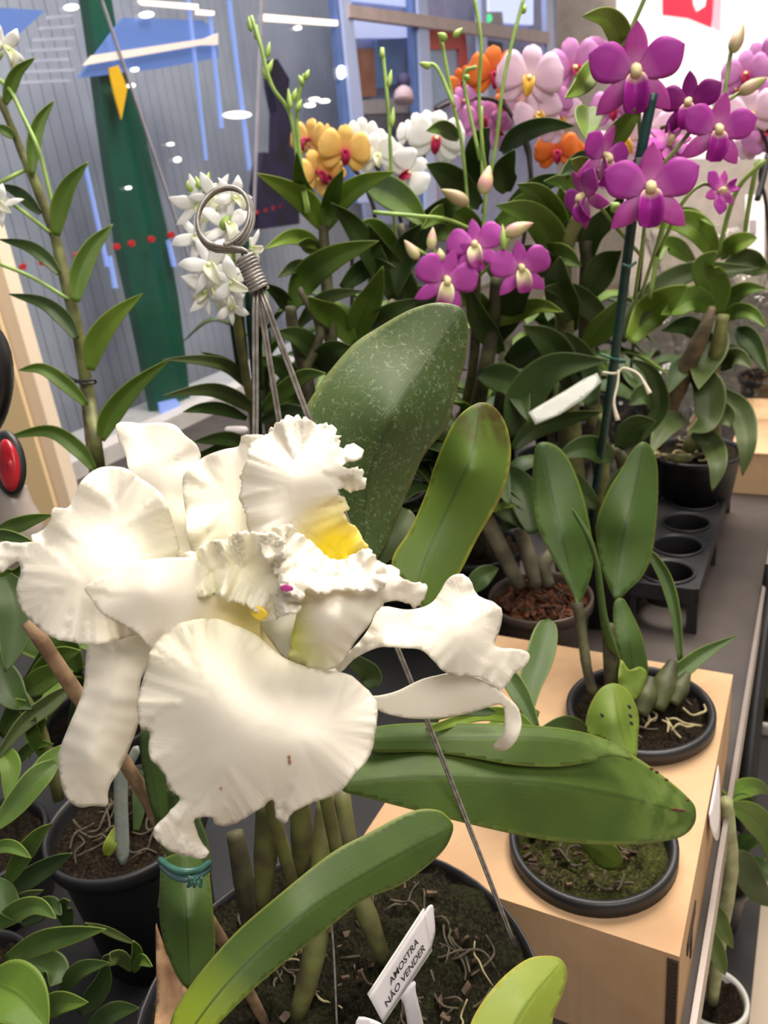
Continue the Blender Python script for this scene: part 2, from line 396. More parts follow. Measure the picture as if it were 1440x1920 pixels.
M_SHEATH = plain('dry_sheath', sr(190, 152, 112), .8, sr(132, 96, 66), 60)
M_CHIP = plain('bark_chip', sr(96, 76, 56), .85, sr(60, 48, 36), 90)
def mossmat(name, c1, c2, c3):
    m, nt, b = newmat(name); co = objco(nt); n1 = noise(nt, 55, 3, co); n2 = noise(nt, 420, 4, co, .7)
    c = mixc(nt, ramp(nt, n1, [(.42, (0, 0, 0, 1)), (.58, (1, 1, 1, 1))]), c1, c2)
    c = mixc(nt, ramp(nt, n2, [(.45, (0, 0, 0, 1)), (.7, (1, 1, 1, 1))]), c, c3)
    lk(nt, c, b.inputs['Base Color']); b.inputs['Roughness'].default_value = .95; b.inputs['Specular IOR Level'].default_value = .1; bump(nt, b, n2, 1, .004); return m
M_MOSS = mossmat('moss_soil', sr(40, 34, 26), sr(62, 66, 30), sr(96, 100, 50))
M_SOIL = mossmat('dark_soil', sr(26, 22, 18), sr(36, 29, 22), sr(70, 60, 44))
M_SOILM = mossmat('cattleya_soil', sr(26, 22, 17), sr(34, 36, 20), sr(62, 60, 40))
M_BARKMIX = mossmat('bark_mix', sr(96, 52, 30), sr(62, 34, 22), sr(140, 88, 56))
def cardboard(name, c, c2):
    m, nt, b = newmat(name); co = objco(nt); mp = node(nt, 'ShaderNodeMapping'); mp.inputs['Rotation'].default_value = (0, 0, -math.radians(30)); lk(nt, co, mp.inputs[0])
    mp2 = node(nt, 'ShaderNodeMapping'); mp2.inputs['Scale'].default_value = (6, 240, 6); lk(nt, mp.outputs[0], mp2.inputs[0])
    n1 = noise(nt, 1, 2, mp2.outputs[0]); n2 = noise(nt, 14, 4, co)
    cc = mixc(nt, ramp(nt, n2, [(.4, (0, 0, 0, 1)), (.7, (1, 1, 1, 1))]), c, c2)
    cc = mixc(nt, ramp(nt, n1, [(.4, (0, 0, 0, 1)), (.8, (.25, .25, .25, 1))]), cc, c2)
    lk(nt, cc, b.inputs['Base Color']); b.inputs['Roughness'].default_value = .85; b.inputs['Specular IOR Level'].default_value = .15; bump(nt, b, n1, .12, .001); return m
M_CARD = cardboard('cardboard', sr(198, 164, 128), sr(180, 144, 108))
M_CARDE = plain('cardboard_edge', sr(60, 44, 32), .9)
def clear(name, tint, gl=.12, rough=.05, wr=0):
    m, nt, b = newmat(name); out = nt.nodes['Material Output']
    t = node(nt, 'ShaderNodeBsdfTransparent'); t.inputs[0].default_value = tint; g = node(nt, 'ShaderNodeBsdfGlossy'); g.inputs['Roughness'].default_value = rough
    fr = node(nt, 'ShaderNodeLayerWeight'); fr.inputs[0].default_value = .5; mx = node(nt, 'ShaderNodeMixShader')
    lk(nt, ramp(nt, fr.outputs['Facing'], [(0, (.03, .03, .03, 1)), (.6, (gl*.5,)*3+(1,)), (1, (min(1, gl*2.2),)*3+(1,))]), mx.inputs[0]); lk(nt, t.outputs[0], mx.inputs[1]); lk(nt, g.outputs[0], mx.inputs[2]); lk(nt, mx.outputs[0], out.inputs[0])
    if wr:
        bp = node(nt, 'ShaderNodeBump'); bp.inputs['Strength'].default_value = 1; bp.inputs['Distance'].default_value = wr
        lk(nt, noise(nt, 22, 3, objco(nt)), bp.inputs['Height']); lk(nt, bp.outputs[0], g.inputs['Normal']); lk(nt, bp.outputs[0], fr.inputs['Normal'])
    return m
M_GLASS = clear('window_glass', (.93, .95, .96, 1), .12)
M_FILM = clear('clear_film', (.90, .91, .88, 1), .35, .12, .03)

# ================================================================== SETTING
# wall plane on the left (window side), running away to the right along E1
WN = -E2                      # wall normal, towards the table
WD0 = 1.53                    # distance of the wall along E2
def PW(x, y, off=0.):
    r = ray(x, y); t = (WD0-off-cC@E2)/(r@E2); return cC+t*r
def wprism(name, pl, off, th, mat, parent=None, bev=0):
    """prism standing on the window wall: pixel corners give where on the wall, th its depth"""
    f_ = [PW(x, y, off) for x, y in pl]; b_ = [q+E2*th for q in f_]; n = len(pl)
    Fc = [tuple(range(n)), tuple(range(2*n-1, n-1, -1))]+[(i, n+i, n+(i+1) % n, (i+1) % n) for i in range(n)]
    return link(name, mesh(name, f_+b_, Fc), mat, parent, smooth=False)
def wthing(name, label, cat, x, y, off, group=None): return thing(name, label, cat, PW(x, y, off), group)

M_TABLE = plain('table_top', sr(70, 62, 58), .55, sr(54, 47, 44), 9)
M_FLOOR = plain('floor', sr(214, 196, 174), .5, sr(200, 182, 160), 3)
struct(box('floor', (1.5, 2.5, -.76), (7, 0, 0), (0, 7, 0), (0, 0, .01), M_FLOOR))
def ribs():
    n = 150; sp = .040; V = []; s = -1.2; zs = (-.76, 3.6)
    prof = [(0, .0), (.024, .0), (.027, -.022), (.037, -.022)]
    pts = []
    for i in range(n):
        for a, d in prof: pts.append((s+i*sp+a, d))
    for a, d in pts:
        for z in zs: V.append(E1*a+E2*(WD0+.30-d)+EZ*z)
    Fc = [(2*i, 2*i+1, 2*i+3, 2*i+2) for i in range(len(pts)-1)]
    return V, Fc
M_RIB = plain('ribbed_metal', sr(176, 178, 190), .5, sr(156, 158, 172), 4, metal=.1)
V, Fc = ribs()
me = mesh('wall_left', V, Fc); w_ = link('wall_left', me, M_RIB, smooth=False); struct(w_); solid(w_, .01)
struct(box('wall_back', (1.5, 8.2, 1.4), (6, 0, 0), (0, .05, 0), (0, 0, 2.2), plain('back_wall', sr(226, 214, 198), .8)))
# sill
M_SILL = plain('sill', sr(196, 192, 190), .5)
struct(box('trim_1', E1*3.0+E2*(WD0+.04)+EZ*.0, E1*2.6, E2*.10, EZ*.025, M_SILL, bev=.004))
struct(box('wall_parapet', E1*3.0+E2*(WD0+.04)+EZ*(-.40), E1*2.6, E2*.08, EZ*.37, plain('parapet', sr(170, 160, 150), .8)))
# glass panes of the display window
for k, (a, b_, n_) in enumerate([(.35, 1.62, 'window_1'), (1.64, 3.3, 'window_2')]):
    g = box(n_, E1*((a+b_)/2)+E2*(WD0-.01)+EZ*.9, E1*((b_-a)/2), E2*.003, EZ*.87, M_GLASS); struct(g)
M_EDGE = plain('glass_edge', sr(150, 146, 156), .3)
# slanted glass edges seen in front of the ribbed sheet
struct(wprism('trim_2', [(191, 0), (194, 0), (370, 520), (367, 521)], .03, .006, M_EDGE))
struct(wprism('trim_3', [(491, 0), (495, 0), (479, 400), (476, 400)], .03, .006, M_EDGE))
# cream door post at the left
M_POST = plain('cream_post', sr(240, 222, 196), .5, sr(232, 212, 186), 3)
M_POST2 = plain('cream_post_rib', sr(236, 206, 158), .5, sr(230, 200, 150), 3)
M_POST3 = plain('white_post_strip', sr(236, 230, 236), .4)
pb = PZ(90, 1010, 0.0)
def postbox(nm, x0, x1, y, fr, th, mat, z1=.65):
    a = PZ(x0, y, -.0); d = depth(a)
    a = P(x0, y, d-fr); b_ = P(x1, y, d-fr); a[2] = b_[2] = 0
    dirn = (b_-a); L = np.linalg.norm(dirn); dirn /= L; nn = np.array([-dirn[1], dirn[0], 0])
    c = (a+b_)/2+nn*th/2
    return box(nm, [c[0], c[1], z1/2-.2], dirn*L/2, nn*th/2, [0, 0, z1/2+.2], mat, bev=.002)
struct(postbox('trim_4', -60, 150, 1000, 0, .05, M_POST))
struct(postbox('trim_5', 62, 118, 1000, .012, .012, M_POST2))
M_DK = plain('dark_grey', sr(44, 42, 48), .5)

# -------- things behind the glass, and glowing stand-ins for its reflections
M_COLG = plain('green_column_paint', sr(18, 84, 62), .35, sr(14, 70, 52), 5)
col_b = wthing('green_column', 'tall dark green column behind the glass with a yellow diamond', 'column', 260, 800, -.05)
def colprism(nm, pl, off, th, mat): return wprism(nm, pl, off, th, mat, col_b)
colprism('shaft', [(158, -60), (200, -60), (226, 100), (275, 260), (312, 425), (335, 560), (352, 700), (362, 800), (300, 800), (268, 640), (230, 460), (205, 290), (184, 130)], -.02, .03, M_COLG)
colprism('diamond', [(204, 128), (222, 122), (239, 165), (228, 224), (214, 175)], .025, .004, plain('yellow_paint', sr(214, 170, 34), .4))
M_BLUEP = emit('ceiling_reflection', sr(104, 132, 198), .58)  # glowing panels standing in for a ceiling reflected in the glass
t = wprism('reflection', [(148, 146), (232, 33), (380, 38), (408, 62), (410, 108), (300, 128)], .0, .01, M_BLUEP)
tag(t, 'blue skylight panel beside the green column, crossed by a white beam', 'reflection')
t = wprism('reflection', [(-60, 10), (85, 20), (40, 60), (-5, 112), (-60, 130)], .0, .01, M_BLUEP)
tag(t, 'blue skylight panel in the top left corner above the white blossom', 'reflection')
M_BEAM = emit('beam_glow', sr(232, 216, 206), .55)  # glow put in for a pale beam of that reflected ceiling
t = wprism('beam_reflection', [(160, 122), (176, 103), (385, 72), (409, 62), (409, 84), (380, 84)], .02, .01, M_BEAM)
tag(t, 'pale reflected ceiling beam crossing the blue skylight', 'beam')
M_LAMPW = emit('warm_reflection', sr(255, 236, 214), 1.5)  # glowing bars in place of strip lights mirrored in the glass
t = wprism('strip_reflection', [(262, 0), (372, 8), (372, 17), (270, 8)], .02, .01, M_LAMPW); tag(t, 'reflected warm strip light at the top edge, left of the narrow pale edge', 'light', 'reflected warm strip lights'); t['label'] = 'long reflected warm strip light touching the top edge above the skylight'
t = wprism('strip_reflection', [(372, 18), (402, 21), (402, 28), (372, 26)], .02, .01, M_LAMPW); tag(t, 'short reflected warm strip light just right of and below the long one', 'light', 'reflected warm strip lights')
t = wprism('strip_reflection', [(492, 26), (634, 38), (634, 48), (492, 38)], .02, .01, M_LAMPW); tag(t, 'reflected warm strip light running up to the blue door frame', 'light', 'reflected warm strip lights')
M_DOT = emit('downlight_glow', sr(255, 252, 244), 2.2)  # glowing discs for lamps that show as reflections on the glass
def disc_w(nm, x, y, rx, ry, off, mat):
    return wprism(nm, [(x+rx*math.cos(a), y+ry*math.sin(a)) for a in np.linspace(0, 2*math.pi, 13)[:-1]], off, .008, mat)
for x, y, rx, ry, lb in [(136, 13, 12, 6, 'reflected round downlight nearest the top left skylight'), (277, 27, 12, 6, 'reflected round downlight above the blue skylight'), (255, 130, 6, 4, 'small reflected downlight right of the yellow diamond'),
        (248, 160, 6, 4, 'small reflected downlight just below another, beside the yellow diamond'), (335, 299, 5, 5, 'small reflected downlight high above the wire ring'), (560, 52, 6, 4, 'small reflected downlight under the warm strip by the door frame'), (243, 352, 4, 3, 'tiny reflected downlight on the green column'),
        (322, 270, 5, 3, 'tiny reflected downlight midway between column and blue strips')]:
    o = disc_w('downlight', x, y, rx, ry, .02, M_DOT); tag(o, lb, 'light', 'downlights reflected in the glass')
for x, y, rx, ry, lb in [(447, 215, 25, 7, 'bright white lamp glow left of the pale glass edge'), (642, 135, 7, 13, 'bright white lamp glow against the blue door frame')]:
    o = disc_w('lamp_glow', x, y, rx, ry, .02, M_DOT); tag(o, lb, 'light')
for x, y in [(592, 186), (610, 189), (583, 197)]:
    o = disc_w('small_lamp_glow', x, y, 9, 4, .02, M_DOT); tag(o, {592: 'left one of the upper pair of white lamp glows above the yellow flowers', 610: 'white lamp glow closest to the blue door frame, above the yellow flowers', 583: 'lowest white lamp glow of three above the yellow flowers'}[x], 'light', 'lamp glows above the yellow flowers')
M_LED = emit('led_glow', sr(140, 164, 232), .62)  # glowing strips standing in for LED lines reflected on the ribbed glass
for pl, lb in [([(353, 0), (357, 0), (390, 300), (387, 300)], 'thin reflected blue light strip, leftmost of the upper three'), ([(394, 30), (398, 30), (420, 240), (415, 240)], 'thin faint reflected blue light strip in the middle of the upper three'),
        ([(429, 0), (434, 0), (472, 310), (468, 320)], 'broad reflected blue light strip left of the pale glass edge'), ([(160, 310), (164, 310), (206, 500), (201, 500)], 'thin reflected blue light strip left of the green column'),
        ([(205, 480), (210, 480), (222, 540), (215, 540)], 'short bright reflected blue strip by the red dots left of the column'), ([(315, 450), (320, 450), (332, 500), (326, 500)], 'short reflected blue strip right of the green column'),
        ([(300, 755), (330, 748), (345, 765), (305, 785)], 'bright reflected blue glow low at the foot of the green column')]:
    o = wprism('led_reflection', pl, .01, .008, M_LED); tag(o, lb, 'light', 'reflected blue light strips')
M_RED = emit('red_dot_marking', sr(170, 30, 36), .5)  # safety dots on the glass, given a faint glow of their own
for i in range(9):
    x = 45+i*34+(i % 3)*3; y = 500-(x-45)*.215
    o = disc_w('glass_marker', x, y, 5, 6, .02, M_RED)
    tag(o, ['red dot marker of the row, leftmost one by the cream post', 'second red dot marker from the cream post', 'red dot marker left of the tall stem', 'red dot marker right of the tall stem', 'red dot marker short of the green column', 'red dot marker on the left rim of the green column', 'red dot marker left of centre on the green column', 'red dot marker on the right part of the green column', 'red dot marker just past the green column'][i], 'marker', 'red dots across the glass')
for i, x in enumerate((482, 498, 512, 526)):
    o = disc_w('glass_marker', x, 398-i*4, 3, 4, .02, M_RED); tag(o, ['small red dot right beside the wire ring', 'small red dot, second from the wire ring', 'small red dot, third from the wire ring', 'small red dot nearest the large pointed leaf'][i], 'marker', 'small red dots right of the ring')
# boards standing in for pale shelves reflected at the top left
M_SHELF = plain('pale_slat', sr(150, 156, 176), .5)
for i, (x, y, L) in enumerate([(85, 30, 50), (72, 50, 70), (60, 72, 80), (46, 92, 90), (30, 112, 100), (20, 132, 120), (12, 152, 120)]):
    o = wprism('shelf_reflection', [(x, y), (x+L, y-4), (x+L, y+2), (x, y+7)], .02, .003, M_SHELF); tag(o, ['topmost reflected pale shelf board at upper left', 'reflected pale shelf board second from the top', 'reflected pale shelf board third from the top', 'middle reflected pale shelf board of seven', 'reflected pale shelf board third from the bottom', 'reflected pale shelf board second from the bottom', 'lowest reflected pale shelf board, level with the yellow diamond'][i], 'shelf', 'pale boards at upper left')
# dark hanging coat-like shape
M_PURP = plain('dark_purple_cloth', sr(30, 24, 58), .8, sr(16, 12, 28), 14)
o = wprism('dark_coat', [(508, 114), (520, 110), (543, 148), (541, 185), (556, 260), (562, 420), (488, 430), (482, 350), (494, 285), (518, 290), (520, 210), (510, 160)], .02, .03, M_PURP)
tag(o, 'dark purple garment hanging behind the glass left of the yellow flowers', 'coat')
# door front: blue-white aluminium frame
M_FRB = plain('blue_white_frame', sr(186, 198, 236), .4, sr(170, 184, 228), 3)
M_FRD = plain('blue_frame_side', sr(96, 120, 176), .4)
M_BARB = plain('beige_bar', sr(196, 176, 172), .5)
# far side behind the frames
M_IN1 = emit('far_room_wall', sr(196, 200, 232), .55)
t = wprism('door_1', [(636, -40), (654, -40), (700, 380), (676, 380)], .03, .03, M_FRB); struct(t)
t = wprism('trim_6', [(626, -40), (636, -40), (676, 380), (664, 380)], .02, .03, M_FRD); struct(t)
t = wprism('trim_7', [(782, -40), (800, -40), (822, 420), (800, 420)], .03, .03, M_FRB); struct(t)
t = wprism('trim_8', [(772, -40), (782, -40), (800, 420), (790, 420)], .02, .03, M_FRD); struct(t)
t = wprism('trim_9', [(902, -40), (912, -40), (916, 200), (905, 200)], .03, .03, M_FRB); struct(t)
t = wprism('trim_10', [(1024, -40), (1036, -40), (1044, 300), (1030, 300)], .03, .03, M_FRB); struct(t)
t = wprism('trim_11', [(655, 8), (1030, 60), (1030, 82), (657, 32)], .04, .03, M_BARB); struct(t)
def fw(nm, pl, off, mat): return wprism(nm, pl, off, .02, mat)
t = fw('wall_far', [(640, -40), (1044, -40), (1044, 420), (690, 420)], -.10, plain('far_wall', sr(180, 184, 220), .7)); struct(t)
t = fw('window_3', [(660, 36), (780, 52), (784, 70), (662, 70)], -.06, emit('far_light_window', sr(200, 205, 245), .8)); struct(t)
t = fw('window_4', [(648, -40), (775, -40), (775, 12), (650, -2)], -.06, emit('far_sky_window', sr(205, 215, 250), .85)); struct(t)
t = fw('window_5', [(918, -40), (1000, -40), (1000, 46), (918, 40)], -.06, bpy.data.materials['far_sky_window']); struct(t)
o = fw('wooden_cabinet', [(664, 92), (702, 90), (706, 180), (674, 182)], -.05, plain('brown_wood', sr(176, 112, 84), .6, sr(150, 88, 62), 12)); tag(o, 'brown wooden cabinet seen through the left door pane', 'cabinet')
o = fw('display_case', [(706, 75), (768, 70), (772, 150), (712, 165)], -.055, plain('blue_case', sr(96, 130, 180), .5)); tag(o, 'blue glass display case behind the head of a person', 'display case')
o = fw('counter', [(672, 188), (796, 182), (798, 210), (676, 214)], -.03, plain('beige_counter', sr(190, 176, 176), .6)); ctr_ = tag(o, 'beige counter across the left door pane', 'counter')
o = fw('counter_base', [(676, 214), (798, 210), (800, 240), (680, 246)], -.035, plain('grey_base', sr(112, 106, 116), .6)); o.parent = ctr_; o.name = 'counter_base'
# red frame
rf = wthing('red_frame', 'orange red door surround in the middle door pane', 'door frame', 840, 200, -.02)
M_REDF = plain('red_frame_paint', sr(206, 74, 58), .5)
wprism('header', [(796, 48), (872, 54), (876, 92), (800, 92)], -.02, .03, M_REDF, rf)
wprism('jamb', [(862, 92), (876, 92), (880, 170), (866, 170)], -.02, .03, M_REDF, rf)
wprism('jamb', [(800, 92), (806, 92), (824, 420), (816, 420)], -.02, .03, M_REDF, rf)
wprism('pane', [(806, 92), (862, 92), (866, 170), (810, 200)], -.03, .01, plain('bluegrey_pane', sr(130, 160, 200), .3), rf)
o = fw('exit_sign', [(908, 22), (942, 22), (944, 46), (910, 46)], -.02, plain('exit_plate', sr(176, 168, 178), .5)); tag(o, 'small green lit exit sign high between the door frames', 'sign')
ex = disc_w('lit_symbol', 918, 34, 5, 8, -.005, emit('green_glow', sr(70, 230, 150), .9)); 
ex.parent = o
o = fw('dark_opening', [(915, 76), (942, 80), (944, 118), (918, 110)], -.05, M_DK); tag(o, 'dark doorway in the right pane behind the orange flower', 'doorway')
# person far away behind the door pane
def person():
    c = PW(757, 170, .12); root = thing('person', 'person with dark hair in a pale top seen from behind through the door pane', 'person', PW(757, 190, .12))
    s = depth(c)/FPX
    def V3(x, y, dd=0): return P(x, y, depth(c)-dd)
    skin = plain('pale_top', sr(196, 168, 176), .8)
    tube('body', [V3(757, 190), V3(757, 182), V3(757, 172), V3(757, 163), V3(757, 160)], [18*s, 19*s, 17*s, 7*s, 6*s], skin, root, k=16)
    b = bpy.data.objects[-1] if False else None
    tube('hair', [V3(757, 166), V3(757, 158), V3(757, 150), V3(757, 142), V3(757, 138)], [6*s, 12*s, 13*s, 10*s, 2*s], plain('dark_hair', sr(62, 56, 92), .7), root, k=16)
person()
# cream wall, shopfront wall with its lamplight put in as glow, red banner
far_c = P(1300, 100, 5.2)
def fprism(nm, pl, d, th, mat, parent=None):
    f_ = []
    base = P(1250, 150, d); nn = np.array([-.30, -.954, 0])
    for x, y in pl:
        r = ray(x, y); t_ = ((base-cC)@nn)/(r@nn); f_.append(cC+t_*r)
    b_ = [q-nn*th for q in f_]; n = len(pl)
    Fc = [tuple(range(n)), tuple(range(2*n-1, n-1, -1))]+[(i, n+i, n+(i+1) % n, (i+1) % n) for i in range(n)]
    return link(nm, mesh(nm, f_+b_, Fc), mat, parent, smooth=False)
M_BRIGHT = emit('overexposure_glow', sr(255, 244, 236), 1.0)
struct(fprism('wall_right', [(1036, -80), (1160, -80), (1160, 420), (1036, 420)], 5.3, .05, plain('beige_grey_wall', sr(200, 186, 172), .8)))
struct(fprism('wall_glow', [(1156, -80), (1520, -80), (1520, 420), (1156, 420)], 5.2, .02, M_BRIGHT))
o = fprism('banner', [(1242, -30), (1342, -30), (1334, 52), (1290, 34), (1242, 28)], 5.0, .01, emit('red_banner', sr(240, 60, 84), .8)); tag(o, 'bright red banner with a white shape at the top right', 'banner')
fprism('white_shape', [(1296, -30), (1330, -30), (1322, 12), (1306, 22), (1300, 8)], 4.98, .004, M_BRIGHT, None).parent = o
o.children[0].matrix_parent_inverse = Matrix()
o = fprism('banner', [(1336, -30), (1354, -30), (1350, 60), (1336, 50)], 5.0, .01, emit('pink_banner', sr(250, 190, 200), .9)); tag(o, 'narrow pale pink banner edge right of the red banner', 'banner')

# ================================================================== TABLE
def poly_slab(nm, pl, z0, z1, mat, parent=None):
    n = len(pl); v = [(p[0], p[1], z1) for p in pl]+[(p[0], p[1], z0) for p in pl]
    Fc = [tuple(range(n)), tuple(range(2*n-1, n-1, -1))]+[(i, n+i, n+(i+1) % n, (i+1) % n) for i in range(n)]
    return link(nm, mesh(nm, v, Fc), mat, parent, smooth=False)
eo = .035
tab = thing('display_table', 'long dark plant table with a thin metal edge, pots and boxes on it', 'table', E1*1.2+E2*.7+EZ*-.75)
poly_slab('tabletop', [E1*-.3+E2*eo, E1*3.2+E2*eo, E1*3.2+E2*1.42, E1*-.3+E2*1.42], -.03, 0, M_TABLE, tab)
M_TEDGE = plain('grey_edge', sr(150, 140, 134), .35, metal=.4)
box('edge_strip', E1*1.45+E2*(eo-.002)+EZ*-.010, E1*1.75, E2*.002, EZ*.022, M_TEDGE, tab)
for a in (-.2, 3.0):
    for b_ in (.1, 1.3): box('leg', E1*a+E2*b_+EZ*-.39, E1*.025, E2*.025, EZ*.36, M_BLACKP, tab)

# black upright beside the table and pale things beyond it
pb = PZ(1398, 1500, -.45)
up = thing('black_upright', 'black square upright standing beside the table edge', 'post', [pb[0], pb[1], -.75])
tube('post', [P(1452, 1060, 1.02), P(1424, 1250, 1.0), P(1405, 1420, .98), P(1394, 1560, .97)], .011, M_BLACKP, up, k=4)

# ================================================================== CARDBOARD BOX with pot holes
FR = np.array([.143, .329, 0]); e1 = np.array([.4993, .8664, 0]); e2 = np.array([-.8664, .4993, 0])
bx = thing('cardboard_box', 'shallow cardboard box with two black pots sunk into its top', 'box', FR+e1*.15+e2*.11)
BL_, BWd, BH = .302, .225, .10
potB = PZ(1110, 1570, .110); potA = np.array([.193, .545, .114])
def box_top():
    # top panel with two round holes, triangulated
    c = lambda a, b: FR+e1*a+e2*b
    outer = [c(0, 0), c(BL_, 0), c(BL_, BWd), c(0, BWd)]
    V = [Vector((p[0], p[1])) for p in outer]; faces_in = []
    hol = []
    for ctr, r in ((potB, .0545), (potA, .0545)):
        idx = []
        for k in range(36):
            a = 2*math.pi*k/36; idx.append(len(V)); V.append(Vector((ctr[0]+r*math.cos(a), ctr[1]+r*math.sin(a))))
        hol.append(idx)
    edges = [(i, (i+1) % 4) for i in range(4)]+[(h[i], h[(i+1) % 36]) for h in hol for i in range(36)]
    rv, _, rf, *_ = delaunay_2d_cdt(V, edges, [], 0, 1e-6)
    fs = []
    for f_ in rf:
        cx = sum(rv[i].x for i in f_)/3; cy = sum(rv[i].y for i in f_)/3
        a_, b_, c_ = (rv[i] for i in f_[:3]); up = (b_-a_).cross(c_-a_) > 0
        if all(math.hypot(cx-p[0], cy-p[1]) > .0525 for p in (potB, potA)): fs.append(tuple(f_) if up else tuple(f_)[::-1])
    return mesh('top_panel', [(v.x, v.y, BH) for v in rv], fs)
solid(link('top_panel', box_top(), M_CARD, bx, smooth=False), .004)
box('front_panel', FR+e2*BWd/2+EZ*(BH-.0042)/2+e1*.002, e1*.002, e2*BWd/2, EZ*(BH-.0042)/2, M_CARD, bx)
box('side_panel', FR+e1*BL_/2+EZ*(BH-.0042)/2+e2*.002, e1*BL_/2, e2*.002, EZ*(BH-.0042)/2, M_CARD, bx)
box('side_panel', FR+e1*BL_/2+EZ*(BH-.0042)/2+e2*(BWd-.002), e1*BL_/2, e2*.002, EZ*(BH-.0042)/2, M_CARD, bx)
box('back_panel', FR+e1*(BL_-.002)+e2*BWd/2+EZ*(BH-.0042)/2, e1*.002, e2*BWd/2, EZ*(BH-.0042)/2, M_CARD, bx)
# corrugated edge at the front corner: small dark flutes
V = []; Fc = []
for k in range(26):
    z = .002+k*.0037; c = FR+e2*.0035+EZ*z+e1*-.0004
    b0 = len(V)
    for i in (-1, 1):
        for j in (-1, 1):
            for s in (-1, 1): V.append(c+e1*i*.0006+e2*j*.0030+EZ*(s*.0011+j*.0007))
    Fc += [tuple(b0+q for q in f_) for f_ in [(0, 1, 3, 2), (4, 6, 7, 5), (0, 4, 5, 1), (2, 3, 7, 6), (0, 2, 6, 4), (1, 5, 7, 3)]]
link('corrugated_edge', mesh('corrugated_edge', V, Fc), M_CARDE, bx, smooth=False)
for a in (.055, .185):
    box('slot', FR+e1*a+e2*-.0004+EZ*.062, e1*.018, e2*.0006, EZ*.006, M_CARDE, bx)
    box('slot', FR+e1*(a+.004)+e2*-.0004+EZ*.045, e1*.003, e2*.0006, EZ*.014, M_CARDE, bx)
# printed marks
def text_me(s, bold=0):
    cu = bpy.data.curves.new('t', 'FONT'); cu.body = s; cu.align_x = 'LEFT'; cu.size = 1; cu.offset = bold; cu.resolution_u = 3
    to = bpy.data.objects.new('t', cu); COL.objects.link(to); bpy.context.view_layer.update()
    me = bpy.data.meshes.new_from_object(to); bpy.data.objects.remove(to); bpy.data.curves.remove(cu); return me
def place_text(s, fn, name, mat, parent, bold=0):
    me = text_me(s, bold); co = np.array([v.co[:] for v in me.vertices]); mn, mx = co.min(0), co.max(0)
    for v in me.vertices:
        u = (v.co.x-mn[0])/(mx[0]-mn[0]); w_ = (v.co.y-mn[1])/(mx[1]-mn[1]); v.co = Vector(fn(u, w_))
    return link(name, me, mat, parent, smooth=False)
M_FAINT = plain('faint_print', sr(84, 64, 48), .9)
def fp(b0, b1, z0, z1):   # text turned a quarter turn on the front panel
    return lambda u, w_: FR+e1*-.0006+e2*(b1+(b0-b1)*w_)+EZ*(z0+(z1-z0)*u)
place_text('65%', fp(.093, .103, .012, .036), 'print', M_FAINT, bx)
place_text('03', fp(.080, .090, .012, .034), 'print', M_FAINT, bx)
# white sticker hanging half off the box side
st = []
for i in range(9):
    for j in range(5):
        u = i/8; v_ = j/4; a = .125+u*.055; wd = math.sin(math.pi*min(1, max(0, u*.92+.04)))**.7
        st.append(FR+e1*a+e2*(-.0015-.006*v_*wd)+EZ*(.098-.045*v_*wd))
o = link('price_sticker', mesh('price_sticker', st, [(i*5+j, i*5+j+1, (i+1)*5+j+1, (i+1)*5+j) for i in range(8) for j in range(4)]), M_LABEL); solid(o, .0003)
tag(o, 'white paper sticker with faint purple marks hanging on the box side', 'sticker')

# ================================================================== POTS
def pot(root, c, rt, rb, h, mat=M_BLACKP, name='pot', lip=.004):
    p = [(0, -h), (rb, -h), (rt-.003, -.012), (rt-.001, -.010), (rt+lip*.6, -.010), (rt+lip*.6, 0), (rt+lip*.3, .0015), (rt-.001, .0012), (rt-.0025, -.004), (rb-.0015, -h+.003), (0, -h+.003)]
    return lathe(name, c, p, mat, root, k=56)
def soil(root, c, r, mat, amp=.004, seed=1, n=44, name='potting_mix', dome=0.):
    rg = np.random.RandomState(seed); V = [(c[0], c[1], c[2]+dome)]; Fc = []; k = 60
    ph = rg.uniform(0, 6, (10, 3)); fr = rg.uniform(60, 420, (10, 2))*rg.choice([-1, 1], (10, 2))
    for i in range(1, n+1):
        rr = r*i/n
        for j in range(k):
            a = 2*math.pi*j/k; x = c[0]+rr*math.cos(a); y = c[1]+rr*math.sin(a)
            z = sum(math.sin(fr[q, 0]*x+fr[q, 1]*y+ph[q, 0]) for q in range(10))/4*amp+rg.normal()*amp*.16
            V.append((x, y, c[2]+z+dome*(1-(i/n)**2)))
    Fc = [(0, 1+j, 1+(j+1) % k) for j in range(k)]
    for i in range(n-1):
        Fc += [(1+i*k+j, 1+(i+1)*k+j, 1+(i+1)*k+(j+1) % k, 1+i*k+(j+1) % k) for j in range(k)]
    return link(name, mesh(name, V, Fc), mat, root)
def roots(root, c, r, n, mat, seed, L=.03, rad=.0011, z=.002):
    rg = random.Random(seed)
    for _ in range(n):
        a = rg.uniform(0, 6.28); rr = r*math.sqrt(rg.random())*.85; x = c[0]+rr*math.cos(a); y = c[1]+rr*math.sin(a); hd = rg.uniform(0, 6.28); pts = []
        for k in range(5):
            pts.append((x, y, c[2]+z+rg.uniform(-.001, .006))); hd += rg.uniform(-.9, .9); x += L/4*math.cos(hd); y += L/4*math.sin(hd)
            if math.hypot(x-c[0], y-c[1]) > r*.93: break
        if len(pts) > 2: tube('root', pts, [rad*.7, rad, rad*.8], mat, root, n=12, k=6, bump=.15)
